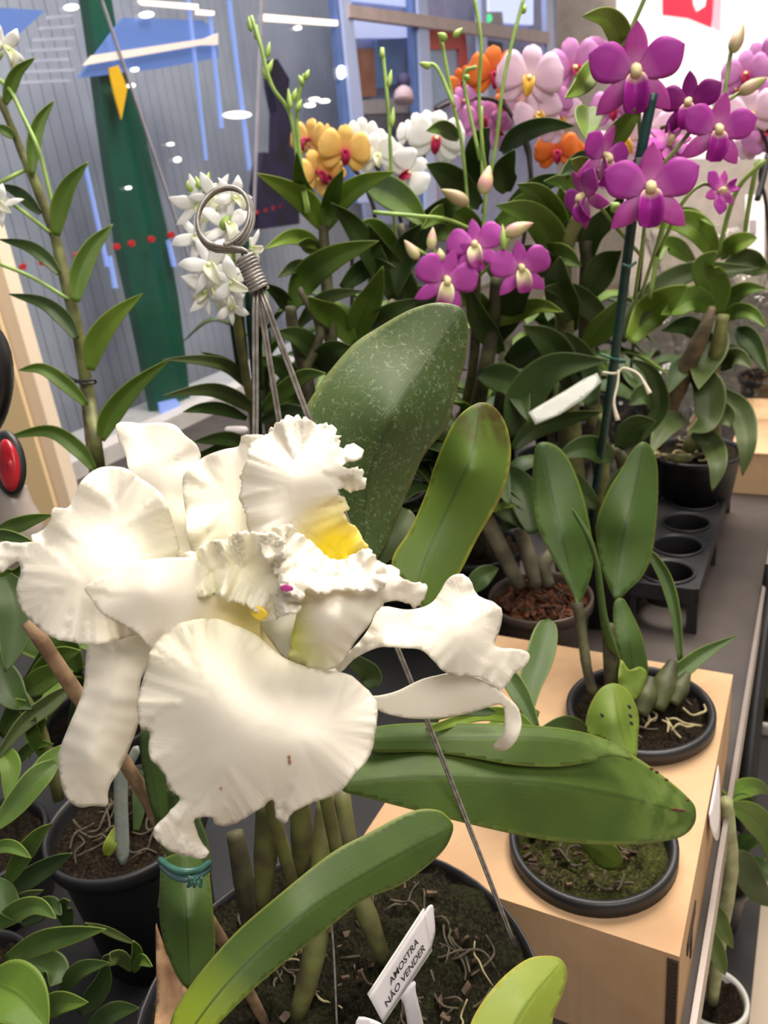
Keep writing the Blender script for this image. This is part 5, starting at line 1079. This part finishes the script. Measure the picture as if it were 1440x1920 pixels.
for a, b_, r, m_ in [((1372, 100), (1394, 44), 14, m_bbud), ((1385, 175), (1440, 145), 14, m_bbud), ((1250, 300), (1235, 275), 8, m_gbud), ((1160, 395), (1145, 380), 12, m_gbud)]:
    bud(D5, a+(.715,), b_+(.715,), r, m_)
for pts, wd, m_ in [([(1166, 98), (1160, 60), (1135, 32), (1092, 30)], 46, L_LIGHT), ([(1118, 113), (1100, 145), (1082, 165), (1060, 183)], 42, L_LIGHT), ([(1104, 200), (1102, 225), (1100, 262)], 58, L_LIGHT), ([(1128, 285), (1155, 255), (1180, 225), (1206, 198)], 42, L_LIGHT), ([(1110, 290), (1080, 310), (1050, 330)], 38, L_DARK), ([(1120, 340), (1090, 310), (1070, 300)], 36, L_LIGHT),
        ([(1058, 484), (1040, 410), (1010, 365), (970, 345)], 56, L_MID), ([(1055, 500), (1030, 440), (990, 400), (930, 385)], 62, L_MID), ([(1100, 500), (1110, 440), (1150, 400), (1170, 360)], 46, L_DARK), ([(1060, 520), (1000, 480), (960, 470)], 46, L_DARK), ([(1098, 560), (1130, 500), (1165, 470)], 60, L_DARK), ([(1075, 600), (1050, 540), (1050, 480)], 60, L_DARK),
        ([(961, 822), (985, 745), (1040, 690), (1140, 676)], 74, L_DARK), ([(961, 842), (1000, 805), (1060, 785), (1130, 772)], 40, L_DARK), ([(1085, 740), (1040, 650), (980, 610)], 60, L_DARK), ([(1095, 650), (1140, 600), (1165, 560)], 50, L_MID), ([(1110, 760), (1090, 680), (1060, 620)], 60, L_DARK), ([(1195, 830), (1238, 765), (1222, 700), (1180, 672)], 34, L_DARK), ([(1090, 450), (1060, 400), (1050, 350)], 44, L_MID),
        ([(1150, 860), (1100, 840), (1040, 860)], 50, L_DARK), ([(1160, 840), (1190, 800), (1230, 790)], 50, L_DARK), ([(1120, 950), (1060, 900), (1010, 890)], 50, L_DARK), ([(1140, 980), (1170, 900), (1220, 870)], 50, L_DARK), ([(1100, 360), (1060, 340), (1020, 340)], 30, L_MID)]:
    d0 = .70 if pts[0][1] < 345 else .86
    leaf(D5, [(p[0], p[1], d0-.02*i+rng.uniform(0, .02)) for i, p in enumerate(pts)], wd, m_, 'lance', fold=.35, roll=rng.uniform(-.25, .25))
o = patch('plant_label', [(991, 773), (1010, 761), (1060, 732), (1095, 710), (1120, 699), (1128, 716), (1095, 748), (1050, 777), (1004, 796)], [(994, 775, .74), (1008, 794, .735), (1127, 712, .765), (1110, 702, .77), (1060, 750, .75)], M_LABELG, None, step=8, sm=False); tag(o, 'grey-white strip label slung below the dark arching leaf beside the green stake', 'plant label')
o = tube('string', px([(1130, 698, .765), (1155, 700, .762), (1170, 690, .758), (1195, 700, .755), (1208, 718, .752), (1218, 738, .752)]), (.0012, .0012, .0012, .0012, .0026), M_STRING, D5)
tube('string', px([(1160, 694, .760), (1158, 720, .760), (1151, 755, .760), (1158, 788, .762)]), (.0012, .0012, .0012, .0026), M_STRING, D5)
tube('tie', px([(1125, 663, .775), (1150, 672, .768), (1172, 677, .765), (1160, 680, .775)]), .0012, M_TIE, D5)
tube('tie', px([(1168, 496, .71), (1180, 500, .705), (1192, 492, .71)]), .0014, M_TIE, D5)
box('clip', P(1198, 312, .665), cR*.0045, cU*.006, cF*.004, M_BLACKP, D5, bev=.001)

# ================================================================== RIGHT DENDROBIUM in the tray pot
potR = PZ(1306, 845, .125)
D6 = thing('leafy_dendrobium', 'flowerless dendrobium with thick brown canes in the black pot at the back of the tray', 'potted orchid', (potR[0], potR[1], .03))
pot(D6, potR, .062, .048, .085); soil(D6, potR-np.array([0, 0, .008]), .059, M_SOIL, .004, 91)
roots(D6, potR-np.array([.02, .0, .004]), .055, 26, M_ROOT, 92, .035, .0016, .006)
dR = depth(potR)
for pts, r in [([(1225, 835, 1.10), (1270, 725, 1.05), (1318, 625, 1.0), (1336, 575, .99)], (.012, .0135, .009, .004)), ([(1322, 840, 1.15), (1328, 740, 1.08), (1345, 650, 1.02), (1357, 590, 1.0)], (.010, .010, .007)), ([(1340, 840, 1.16), (1338, 780, 1.12), (1350, 720, 1.08)], (.010, .010, .006))]:
    tube('cane', px(pts), r, M_BROWNCANE if pts[0][0] == 1225 else M_CANE, D6, bump=.05, k=12)
for a, b_, r in [((1290, 850, 1.15), (1305, 800, 1.13), 16), ((1330, 850, 1.16), (1345, 790, 1.14), 18), ((1300, 860, 1.1), (1240, 855, 1.08), 10)]: ellips('pseudobulb', P(*a), P(*b_), r*a[2]/FPX, M_CANE, D6)
for pts, wd, m_ in [([(1339, 580), (1300, 560), (1270, 575), (1240, 590)], 52, L_MID), ([(1164, 640), (1215, 565), (1290, 512), (1425, 502)], 50, L_GREY), ([(1180, 640), (1215, 590), (1250, 560), (1290, 535)], 66, L_LIGHT), ([(1350, 582), (1370, 560), (1400, 542), (1440, 542)], 34, L_MID), ([(1355, 600), (1380, 584), (1410, 588), (1438, 616)], 32, L_MID), ([(1345, 600), (1335, 650), (1320, 690), (1310, 730)], 66, L_GREY),
        ([(1298, 695), (1330, 730), (1325, 790), (1290, 810)], 60, L_GREY), ([(1350, 732), (1388, 770), (1400, 830), (1392, 893)], 46, L_GREY), ([(1298, 812), (1332, 830), (1345, 870), (1335, 922)], 44, L_GREY), ([(1345, 486), (1310, 430), (1265, 415), (1212, 424)], 50, L_LIGHT), ([(1350, 482), (1375, 460), (1400, 450), (1420, 446)], 38, L_LIGHT), ([(1300, 490), (1270, 465), (1245, 460), (1238, 490)], 34, L_MID),
        ([(1345, 590), (1340, 540), (1320, 500), (1345, 470)], 60, L_MID), ([(1350, 520), (1390, 490), (1425, 500), (1445, 510)], 50, L_GREY), ([(1240, 400), (1290, 395), (1320, 410), (1340, 425)], 14, L_MID), ([(1335, 640), (1290, 610), (1240, 620)], 40, L_DARK), ([(1320, 700), (1280, 690), (1250, 740)], 46, L_DARK), ([(1250, 760), (1210, 740), (1180, 760)], 50, L_DARK), ([(1380, 620), (1410, 640), (1440, 700)], 40, L_DARK), ([(1280, 780), (1250, 800), (1220, 850)], 46, L_GREY), ([(1330, 760), (1360, 780), (1370, 800)], 46, L_GREY), ([(1345, 690), (1380, 670), (1410, 690)], 36, L_GREY)]:
    leaf(D6, [(p[0], p[1], 1.03-.02*i+rng.uniform(0, .03)) for i, p in enumerate(pts)], wd, m_, 'lance', fold=.3, roll=rng.uniform(-.25, .25))
for pts in [[(1345, 480, 1.02), (1380, 360, .98), (1435, 300, .95)], [(1395, 450, 1.02), (1405, 380, 1.0), (1420, 300, .98)], [(1218, 560, 1.0), (1240, 440, .98), (1250, 400, .97)]]: tube('flower_spike', px(pts), .003, M_STEM, D6)

# ================================================================== PHALAENOPSIS GROUP
def phal(label, base, pts_spikes, flowers, nm='moth_orchid', leaves=()):
    c = np.array(base); root = thing(nm, label, 'potted orchid', (c[0], c[1], 0))
    pot(root, c, .06, .047, c[2]); soil(root, c-np.array([0, 0, .01]), .057, M_BARKMIX, .004, int(abs(c[0])*1000) % 97)
    for pts in pts_spikes: tube('flower_spike', [c-np.array([0, 0, .01]), *px(pts)], .0032, M_BLACKSTEM, root, n=24)
    for k, x, y, d, s, ro_, ya, pi in flowers: place_flower(root, *k, x, y, d, s, ro_, ya, pi)
    for pts, wd, m_ in leaves: leaf(root, pts, wd, m_, 'strap', fold=.3, thick=.0015)
    for a in range(5):
        an = a*1.3+c[0]*9; L = .13; e = np.array([math.cos(an), math.sin(an), 0])
        me = ribbon_me('leaf', [c, c+e*L*.5+EZ*.05, c+e*L+EZ*.03], .06, DIR([0, 0, 1]), 'strap', .3, 0, .05)
        solid(link('leaf', me, L_DARK, root), .0015)
    return root
Ysp = lambda x, y: PZ(x, y, .10)
phal('moth orchid with yellow red-lipped flowers left of the white ones', np.array([-.05, 1.42, .10]), [[(660, 480, 1.25), (640, 380, 1.2), (600, 330, 1.18), (575, 280, 1.18)], [(700, 470, 1.25), (690, 360, 1.2), (650, 300, 1.18)]],
     [(K_YEL, 580, 265, 1.17, 84, 0, -40, 10), (K_YEL, 594, 325, 1.17, 88, 20, 30, 0), (K_YEL, 645, 285, 1.16, 98, -5, 10, 0), (K_YEL, 622, 335, 1.18, 70, 60, -30, 10), (K_YEL, 610, 258, 1.19, 50, 20, 60, 10), (K_YEL, 625, 370, 1.2, 40, 20, 60, 10)])
phal('moth orchid with cream white flowers between the yellow one and the door', np.array([.08, 1.43, .10]), [[(760, 480, 1.3), (740, 380, 1.25), (705, 310, 1.22), (680, 260, 1.2)], [(770, 470, 1.3), (780, 350, 1.26), (800, 280, 1.24), (830, 250, 1.24)]],
     [(K_WW, 679, 255, 1.2, 66, 0, 20, 0), (K_WW, 707, 292, 1.19, 84, 10, 0, 0), (K_WH, 765, 325, 1.18, 86, -60, 0, 0), (K_WW, 700, 270, 1.21, 60, 10, 20, 0), (K_WH, 738, 300, 1.22, 60, 30, 40, 0), (K_WW, 766, 253, 1.22, 54, 0, 30, 0), (K_WH, 818, 262, 1.21, 104, -8, 0, 0), (K_WH, 790, 245, 1.22, 70, 30, 30, 0), (K_WH, 845, 285, 1.24, 56, 30, -30, 0)])
phal('moth orchid with deep orange flowers beside the red door surround', P(900, 560, 1.45)*np.array([1, 1, 0])+EZ*.10, [[(990, 400, 1.3), (978, 250, 1.24), (940, 196, 1.22), (901, 184, 1.21), (849, 191, 1.2), (815, 207, 1.2)]],
     [(K_OR, 925, 140, 1.19, 100, 0, 10, 0), (K_OR, 868, 155, 1.2, 56, 30, -20, 0), (K_MP, 868, 190, 1.2, 56, 30, 30, 0), (K_OR, 1045, 286, 1.3, 84, 0, 0, 0), (K_OR, 950, 180, 1.23, 60, 50, 40, 0), (K_OR, 1075, 290, 1.31, 50, 40, 20, 0), (K_MP, 900, 225, 1.25, 80, 10, 20, 0), (K_MP, 935, 245, 1.25, 66, 60, -20, 0)])
phal('moth orchid with large pale pink flowers in front of the beige wall', np.array([.35, 1.41, .10]), [[(1010, 420, 1.25), (996, 330, 1.2), (992, 278, 1.19), (971, 236, 1.18), (948, 200, 1.17), (940, 185, 1.17)]],
     [(K_PP, 992, 150, 1.15, 122, -8, 0, 5), (K_PP, 1008, 215, 1.17, 90, 20, 10, 0), (K_MP, 1035, 200, 1.18, 76, 10, 0, 0), (K_MP, 1075, 130, 1.16, 110, 10, 20, 0), (K_PP, 1050, 225, 1.2, 90, 40, 0, 0), (K_PP, 980, 195, 1.2, 70, 90, 0, 0), (K_MP, 1110, 110, 1.2, 70, 50, 0, 0)])
phal('moth orchid with mid pink flowers behind the purple flowers', P(1180, 520, 1.5)*np.array([1, 1, 0])+EZ*.10, [[(1210, 400, 1.36), (1200, 300, 1.3), (1180, 230, 1.26)]],
     [(K_MP, 1150, 205, 1.25, 84, 0, 0, 0), (K_PP, 1170, 265, 1.27, 110, 30, 0, 0), (K_PP, 1215, 240, 1.29, 100, -20, 0, 0), (K_MP, 1235, 290, 1.28, 84, 10, 0, 0), (K_PP, 1190, 320, 1.3, 90, 60, 0, 0), (K_MP, 1145, 330, 1.3, 60, 20, 20, 0), (K_PP, 1255, 235, 1.3, 90, 10, 10, 0)])
phal('moth orchid with pink blooms cut by the right edge', P(1460, 560, 1.5)*np.array([1, 1, 0])+EZ*.10, [[(1440, 420, 1.38), (1425, 330, 1.34), (1440, 280, 1.3), (1400, 190, 1.28)]],
     [(K_MP, 1398, 140, 1.27, 84, 0, 0, 0), (K_MP, 1432, 115, 1.28, 80, 30, 0, 0), (K_PP, 1405, 215, 1.26, 100, 0, 0, 0), (K_MP, 1440, 190, 1.3, 90, 20, 0, 0), (K_MP, 1435, 245, 1.3, 84, 60, 0, 0), (K_PP, 1380, 190, 1.3, 80, 20, 0, 0), (K_MP, 1375, 170, 1.29, 60, 0, 30, 0), (K_PP, 1415, 265, 1.32, 70, 40, 0, 0)])

# more leafy pots filling the rear of the table
def bushy(label, x, y, d, n, seed, H=.28, spread=.16, nm='foliage_orchid', mats=(L_DARK, L_MID), wd=.04, xy=None):
    rg = random.Random(seed); c = P(x, y, d); c[2] = .10
    if xy: c[0], c[1] = xy
    root = thing(nm, label, 'potted orchid', (c[0], c[1], 0)); pot(root, c, .058, .045, .10); soil(root, c-EZ*.01, .055, M_SOIL, .004, seed)
    for k in range(3):
        an = rg.uniform(0, 6.28); top = c+np.array([math.cos(an)*.04, math.sin(an)*.04, H*rg.uniform(.75, 1)])
        tube('cane', [c+np.array([math.cos(an)*.015, math.sin(an)*.015, -.01]), (c+top)/2, top], (.006, .007, .004), M_DCANE, root, k=8)
        for q in range(n//3):
            u = rg.uniform(.25, 1); b_ = c*(1-u)+top*u; a2 = rg.uniform(0, 6.28); e = np.array([math.cos(a2), math.sin(a2), 0]); L = spread*rg.uniform(.6, 1.1)
            me = ribbon_me('leaf', [b_, b_+e*L*.5+EZ*L*.35, b_+e*L+EZ*L*rg.uniform(-.1, .35)], wd*rg.uniform(.8, 1.2), DIR([0, 0, 1]), 'lance', .3, 0, .06, n=12, m=3)
            solid(link('leaf', me, mats[rg.randrange(len(mats))], root), .001)
bushy('dark leafy orchid pot at the back behind the yellow flowers', 560, 620, 1.25, 12, 1, xy=(-.20, 1.42))
bushy('dark leafy orchid pot at the back in the middle, behind the pink blooms', 830, 560, 1.15, 18, 2, xy=(.01, 1.14))
bushy('dark leafy orchid pot behind the staked purple dendrobium', 1030, 600, 1.2, 18, 3)
bushy('leafy orchid pot directly behind the speckled leaf', 760, 760, .95, 15, 5, H=.2, wd=.045, xy=(-.02, .93))
bushy('leafy orchid pot between the speckled leaf and the grey-caned orchid', 900, 860, .98, 15, 6, H=.12, wd=.04, mats=(L_DARK,), xy=(.112, .915))

# clear film sleeves, box and far things at right
def sleeve(label, x, y, d, rb, rt, h, seed):
    rg = np.random.RandomState(seed); c = P(x, y, d); c[2] = .01; k = 40; V = []; n = 14
    for i in range(n):
        u = i/(n-1); r = rb+(rt-rb)*u
        for j in range(k):
            a = 2*math.pi*j/k; rr = r*(1+.07*math.sin(3*a+seed+u*3)+.05*math.sin(7*a+u*5)*u+.03*rg.normal())
            V.append((c[0]+rr*math.cos(a), c[1]+rr*math.sin(a), c[2]+h*u+.012*math.sin(5*a)*u))
    Fc = [(i*k+j, i*k+(j+1) % k, (i+1)*k+(j+1) % k, (i+1)*k+j) for i in range(n-1) for j in range(k)]
    o = link('plastic_sleeve', mesh('plastic_sleeve', V, Fc), M_FILM); tag(o, label, 'plastic sleeve', 'clear plastic sleeves'); return o
sleeve('clear crinkled plastic sleeve behind the brown canes of the tray orchid', 1250, 640, 1.55, .06, .13, .28, 3)
sleeve('clear crinkled plastic sleeve at the right edge above the far cardboard box', 1425, 700, 1.45, .06, .12, .28, 5)
sleeve('clear crinkled plastic sleeve under the purple flowers, further back', 1330, 560, 1.85, .06, .14, .34, 8)
sleeve('clear plastic sleeve lying low beside the green stake', 1215, 800, 1.25, .05, .08, .16, 9)
fb = PZ(1372, 905, 0.0)
fbx = thing('cardboard_box', 'plain cardboard box cut by the right edge behind the tray', 'box', fb+E1*.1)
b0 = PZ(1366, 925, 0)
box('carton', b0+E1*.15-E2*.10+EZ*.035, E1*.15, E2*.10, EZ*.035, M_CARD, fbx, bev=.002)
box('top_flap', b0+E1*.15-E2*.10+EZ*.0715, E1*.152, E2*.102, EZ*.0015, M_CARD, fbx)
lab = P(1415, 430, 1.5)
o = box('hanging_label', lab, cR*.018, cU*.065, cF*.0006, M_LABEL); tag(o, 'tall narrow white price label at the right edge with grey print', 'label')
box('barcode', P(1412, 425, 1.495), cR*.006, cU*.012, cF*.0002, plain('grey_print', sr(150, 144, 146), .6), None).parent = o
tube('dark_stake_x', px([(1440, 290, 1.3), (1432, 330, 1.3), (1420, 375, 1.3)]), .005, M_BLACKP, None).name = 'dark_stake'
tag(bpy.data.objects['dark_stake'], 'short black stake at the right edge above the white label', 'stake')
trp = PZ(1420, 790, .0)
o = fprism('pale_shelf', [(1180, 300), (1520, 300), (1520, 620), (1180, 620)], 3.4, .3, plain('pale_display', sr(222, 206, 192), .7)); tag(o, 'pale display unit far behind the right-hand orchids', 'display unit')

# ================================================================== BELOW THE TABLE, RIGHT
wp = PZ(1338, 1868, -.30)
fl = thing('low_orchid', 'leafy orchid in a white pot standing below the table edge', 'potted orchid', (wp[0], wp[1], -.42))
pot(fl, wp, .033, .026, .06, M_WHITEP); soil(fl, wp-EZ*.006, .031, M_SOIL, .003, 101)
dw = depth(wp)
tube('cane', px([(1335, 1880, dw), (1352, 1740, .78), (1368, 1640, .74), (1366, 1560, .70), (1362, 1500, .68)]), (.006, .0075, .007, .005), plain('pale_cane', sr(170, 176, 130), .6, sr(140, 140, 100), 60), fl, bump=.05)
tube('cane', px([(1320, 1870, dw), (1310, 1820, .83), (1300, 1780, .82)]), .006, M_BROWNCANE, fl)
for pts, wd, m_ in [([(1366, 1500), (1390, 1480), (1420, 1475), (1450, 1490)], 36, L_MID), ([(1370, 1510), (1410, 1530), (1440, 1570), (1450, 1640)], 52, L_MID), ([(1368, 1600), (1390, 1620), (1420, 1670), (1450, 1700)], 56, L_DARK), ([(1362, 1490), (1362, 1470), (1358, 1440)], 24, L_LIGHT), ([(1335, 1690), (1350, 1730), (1375, 1780)], 36, L_MID), ([(1330, 1740), (1345, 1790), (1360, 1830)], 34, L_MID), ([(1362, 1500), (1340, 1530), (1335, 1590)], 28, L_DARK), ([(1370, 1500), (1400, 1500), (1420, 1540)], 20, L_DARK)]:
    leaf(fl, [(p[0], p[1], .72+.02*i) for i, p in enumerate(pts)], wd, m_, 'lance')
leaf(fl, [(1362, 1590, .72), (1352, 1610, .72), (1350, 1640, .72)], 18, plain('yellow_leaf', sr(220, 210, 90), .5), 'lance')
o = box('low_shelf', PZ(1335, 1800, -.44), E1*.9, E2*.05, EZ*.01, plain('dark_shelf', sr(52, 50, 50), .6)); tag(o, 'dark low shelf under the table edge carrying the white pot', 'shelf')
for k, (x, y, z) in enumerate([(1345, 1640, -.34), (1430, 1180, -.4), (1436, 1330, -.4)]):
    c = PZ(x, y, z); r_ = thing('low_pot', ['small white-rimmed dark pot behind the white pot, below the table', 'pale pot in the gap at the far right edge, upper', 'pale pot in the gap at the far right edge, lower'][k], 'pot', (c[0], c[1], z-.08)); pot(r_, c, .04, .03, .08, M_WHITEP if k else M_BLACKP); soil(r_, c-EZ*.006, .037, M_SOIL, .003, 110+k)
    for q in range(5):
        an = q*1.3; e = np.array([math.cos(an), math.sin(an), 0]); me = ribbon_me('leaf', [c, c+e*.05+EZ*.06, c+e*.11+EZ*.05], .03, DIR([0, 0, 1]), 'lance', .3); solid(link('leaf', me, L_DARK, r_), .001)

for x, y in [(1278, 1520), (1266, 1518), (1250, 1462), (1232, 1448), (1290, 1500), (1222, 1442)]:
    r_ = 4 if x not in (1278, 1266) else 9
    patch('leaf_spot', [(x-r_, y-2), (x, y-3), (x+r_, y+1), (x+2, y+3), (x-3, y+2)], [(x-r_, y, .4885), (x+r_, y, .4885), (x, y+4, .488), (x, y-4, .488)], M_BARK, cat, step=3, thick=.0003)

# ================================================================== LEFT SIDE POTS
ft = thing('shade_tray', 'black tray added to deepen the shade under the seedling pots at the left', 'tray', E1*.25+E2*.62)
M_TRAYB = plain('shade_black', sr(24, 24, 26), .6, sr(16, 16, 18), 20)  # dark tray added so the gaps between the pots read as shade
box('base', E1*.30+E2*.62+EZ*.0008, E1*.46, E2*.40, EZ*.0008, M_TRAYB, ft)
for sx in (-1, 1): box('rim', E1*(.30+sx*.46)+E2*.62+EZ*.012, E1*.003, E2*.40, EZ*.012, M_TRAYB, ft); box('rim', E1*.30+E2*(.62+sx*.40)+EZ*.012, E1*.46, E2*.003, EZ*.012, M_TRAYB, ft)

potL = PZ(236, 1535, .125)
PL = thing('seedling_pot', 'black pot with a grey stake label and little soil plants left of the cattleya', 'potted plant', (potL[0], potL[1], 0.0))
pot(PL, potL, .058, .045, .125); soil(PL, potL-EZ*.012, .055, M_SOIL, .004, 121); roots(PL, potL-EZ*.010, .052, 26, M_ROOTD, 122, .03, .0009)
dl = depth(potL)
o = patch('plant_label', [(214, 1445), (228, 1440), (250, 1400), (262, 1410), (240, 1470), (241, 1604), (219, 1606)], [(214, 1445, dl-.03), (262, 1405, dl-.03), (241, 1604, dl-.03), (219, 1606, dl-.03)], M_GREYLBL, None, step=9); tag(o, 'grey plastic stake label standing in the seedling pot', 'plant label')
leaf(PL, [(200, 1605, dl-.03), (208, 1580, dl-.03), (220, 1545, dl-.02)], 24, L_YEL, 'lance')
leaf(PL, [(255, 1560, dl), (262, 1500, dl+.01), (258, 1440, dl+.02)], 26, L_DARK, 'strap')
def seedling(label, xy, z, canes, seed, mats, nm='seedling_orchid', r=.05):
    c = np.array([xy[0], xy[1], z]); root = thing(nm, label, 'potted plant', (c[0], c[1], 0)); pot(root, c, r, r*.8, z); soil(root, c-EZ*.008, r-.003, M_SOIL, .004, seed)
    for pts, wd, m_ in canes: leaf(root, pts, wd, m_, 'lance', fold=.35, roll=rng.uniform(-.25, .25))
    return root, c
def q(l, d0, dstep=-.01): return [(a, b, d0+dstep*i) for i, (a, b) in enumerate(l)]
s1, _ = seedling('leafy seedling filling the left edge beneath the large white petal', (-.37, .53), .07, [
    (q([(130, 1290), (90, 1320), (40, 1360), (-20, 1440)], .55), 36, L_GREY), (q([(105, 1430), (70, 1460), (20, 1520), (-30, 1570)], .52), 50, L_SEED), (q([(120, 1400), (80, 1440), (40, 1480)], .54), 36, L_MID), (q([(-10, 1230), (20, 1300), (60, 1330)], .55), 60, L_DARK), (q([(10, 1080), (30, 1130), (25, 1200), (10, 1260)], .50), 70, L_DARK),
    (q([(60, 1270), (110, 1230), (150, 1220)], .57), 40, L_MID), (q([(40, 1300), (90, 1270), (130, 1260)], .57), 50, L_MID), (q([(0, 1400), (20, 1440), (10, 1500)], .53), 40, L_MID), (q([(70, 1380), (60, 1340), (30, 1310)], .55), 40, L_MID), (q([(80, 1420), (60, 1370), (66, 1345)], .55), 26, L_SEED), (q([(20, 1440), (60, 1400), (100, 1395)], .56), 22, L_SEED), (q([(0, 990), (30, 985), (60, 975), (98, 965)], .52), 30, L_MID), (q([(-20, 1000), (20, 1005), (62, 1016)], .50), 22, L_SEED), (q([(-20, 1100), (30, 1080), (40, 1060)], .53), 40, L_MID), (q([(150, 1260), (120, 1200), (80, 1180)], .6), 40, L_SEED), (q([(0, 1380), (60, 1290), (90, 1200)], .6), 50, L_DARK), (q([(140, 1420), (150, 1340), (140, 1290)], .6), 40, L_DARK)], 131, None)
tube('cane', px([(110, 1500, .57), (70, 1350, .56), (10, 1270, .55), (-20, 1250, .55)]), .004, M_CANE, s1)
s2, _ = seedling('leafy seedling low at the left edge with pale pointed leaves', (-.335, .395), .06, [
    (q([(10, 1800), (70, 1770), (130, 1755), (198, 1742)], .44), 44, L_SEED), (q([(-10, 1740), (30, 1710), (70, 1700), (105, 1722)], .45), 40, L_SEED), (q([(10, 1660), (40, 1610), (70, 1570), (95, 1545)], .47), 36, L_SEED), (q([(-20, 1590), (20, 1588), (58, 1608)], .45), 26, L_SEED), (q([(-20, 1840), (40, 1870), (90, 1930)], .39), 110, L_MID), (q([(80, 1900), (110, 1880), (165, 1880)], .43), 44, L_MID), (q([(115, 1860), (150, 1820), (205, 1805)], .44), 34, L_DARK), (q([(40, 1800), (100, 1820), (95, 1850)], .45), 60, L_DARK), (q([(130, 1740), (120, 1700), (130, 1690)], .47), 30, L_DARK), (q([(40, 1730), (90, 1700), (115, 1715)], .47), 40, L_DARK), (q([(0, 1690), (50, 1650), (100, 1620), (135, 1600)], .50), 40, L_DARK), (q([(-10, 1650), (10, 1690), (40, 1730)], .46), 50, L_DARK), (q([(60, 1900), (60, 1860), (40, 1800)], .45), 60, L_DARK), (q([(30, 1690), (50, 1680), (80, 1670)], .46), 20, L_GREY), (q([(150, 1900), (190, 1850), (200, 1800)], .48), 40, L_DARK), (q([(160, 1940), (210, 1900), (260, 1890)], .47), 40, L_DARK)], 132, None)
s3, _ = seedling('tiny yellow-green seedling between the two black pots', (-.19, .388), .03, [
    (q([(250, 1820), (225, 1795), (200, 1800), (205, 1790)], .47), 26, L_GREY), (q([(248, 1822), (262, 1800), (285, 1812)], .47), 24, L_SEED), (q([(250, 1820), (256, 1790), (250, 1765)], .47), 24, L_SEED), (q([(250, 1768), (200, 1745), (160, 1730)], .48), 14, L_GREY)], 133, None, r=.022)
# more dim foliage between
bushy('dim seedling behind the bamboo stake', 180, 1300, .66, 12, 15, H=.12, spread=.10, nm='seedling_orchid', mats=(L_MID, L_DARK), wd=.03, xy=(-.29, .65))

# red and grey object with black rounded object at the left edge
M_REDG = plain('red_gloss', sr(190, 34, 48), .25, sr(170, 28, 40), 8)
cpt = P(20, 885, .55); rc = thing('handheld_scanner', 'grey handled device with a red oval face in a black rim at the left edge', 'device', P(20, 1010, .56))
def ovalbody(nm, cx, cy, d, rx, ry, th, mat, parent, tilt=0.):
    V = []; k = 32; n = 7
    for i in range(n):
        u = i/(n-1); sc = math.cos(u*math.pi/2)**.6 if u < 1 else .02
        for j in range(k):
            a = 2*math.pi*j/k; x = rx*sc*math.cos(a); y = ry*sc*math.sin(a)
            V.append(P(cx+x*math.cos(tilt)-y*math.sin(tilt), cy+x*math.sin(tilt)+y*math.cos(tilt), d-th*math.sin(u*math.pi/2)))
    for j in range(k):
        a = 2*math.pi*j/k; x = rx*math.cos(a); y = ry*math.sin(a); V.append(P(cx+x*math.cos(tilt)-y*math.sin(tilt), cy+x*math.sin(tilt)+y*math.cos(tilt), d+.015))
    Fc = [(i*k+j, (i+1)*k+j, (i+1)*k+(j+1) % k, i*k+(j+1) % k) for i in range(n-1) for j in range(k)]+[(n*k+j, j, (j+1) % k, n*k+(j+1) % k) for j in range(k)]+[tuple(range((n-1)*k, n*k)), tuple(range((n+1)*k-1, n*k-1, -1))]
    return link(nm, mesh(nm, V, Fc), mat, parent)
ovalbody('rim', 16, 868, .55, 33, 62, .006, M_BLACKP, rc, -.15)
ovalbody('red_face', 16, 872, .546, 22, 50, .006, M_REDG, rc, -.15)
tube('handle', px([(22, 915, .565), (30, 950, .565), (40, 985, .57), (45, 1030, .575)]), (.010, .012, .015, .016), plain('grey_plastic', sr(170, 158, 150), .35, sr(140, 130, 124), 20), rc, k=16)
o = ovalbody('black_bag', -40, 720, .50, 66, 120, .03, plain('black_gloss', sr(26, 22, 24), .3), None, .1); tag(o, 'black rounded object cut by the left edge above the red device', 'bag')

# clear custom scratch property
for o in bpy.data.objects:
    if '_base' in o: del o['_base']
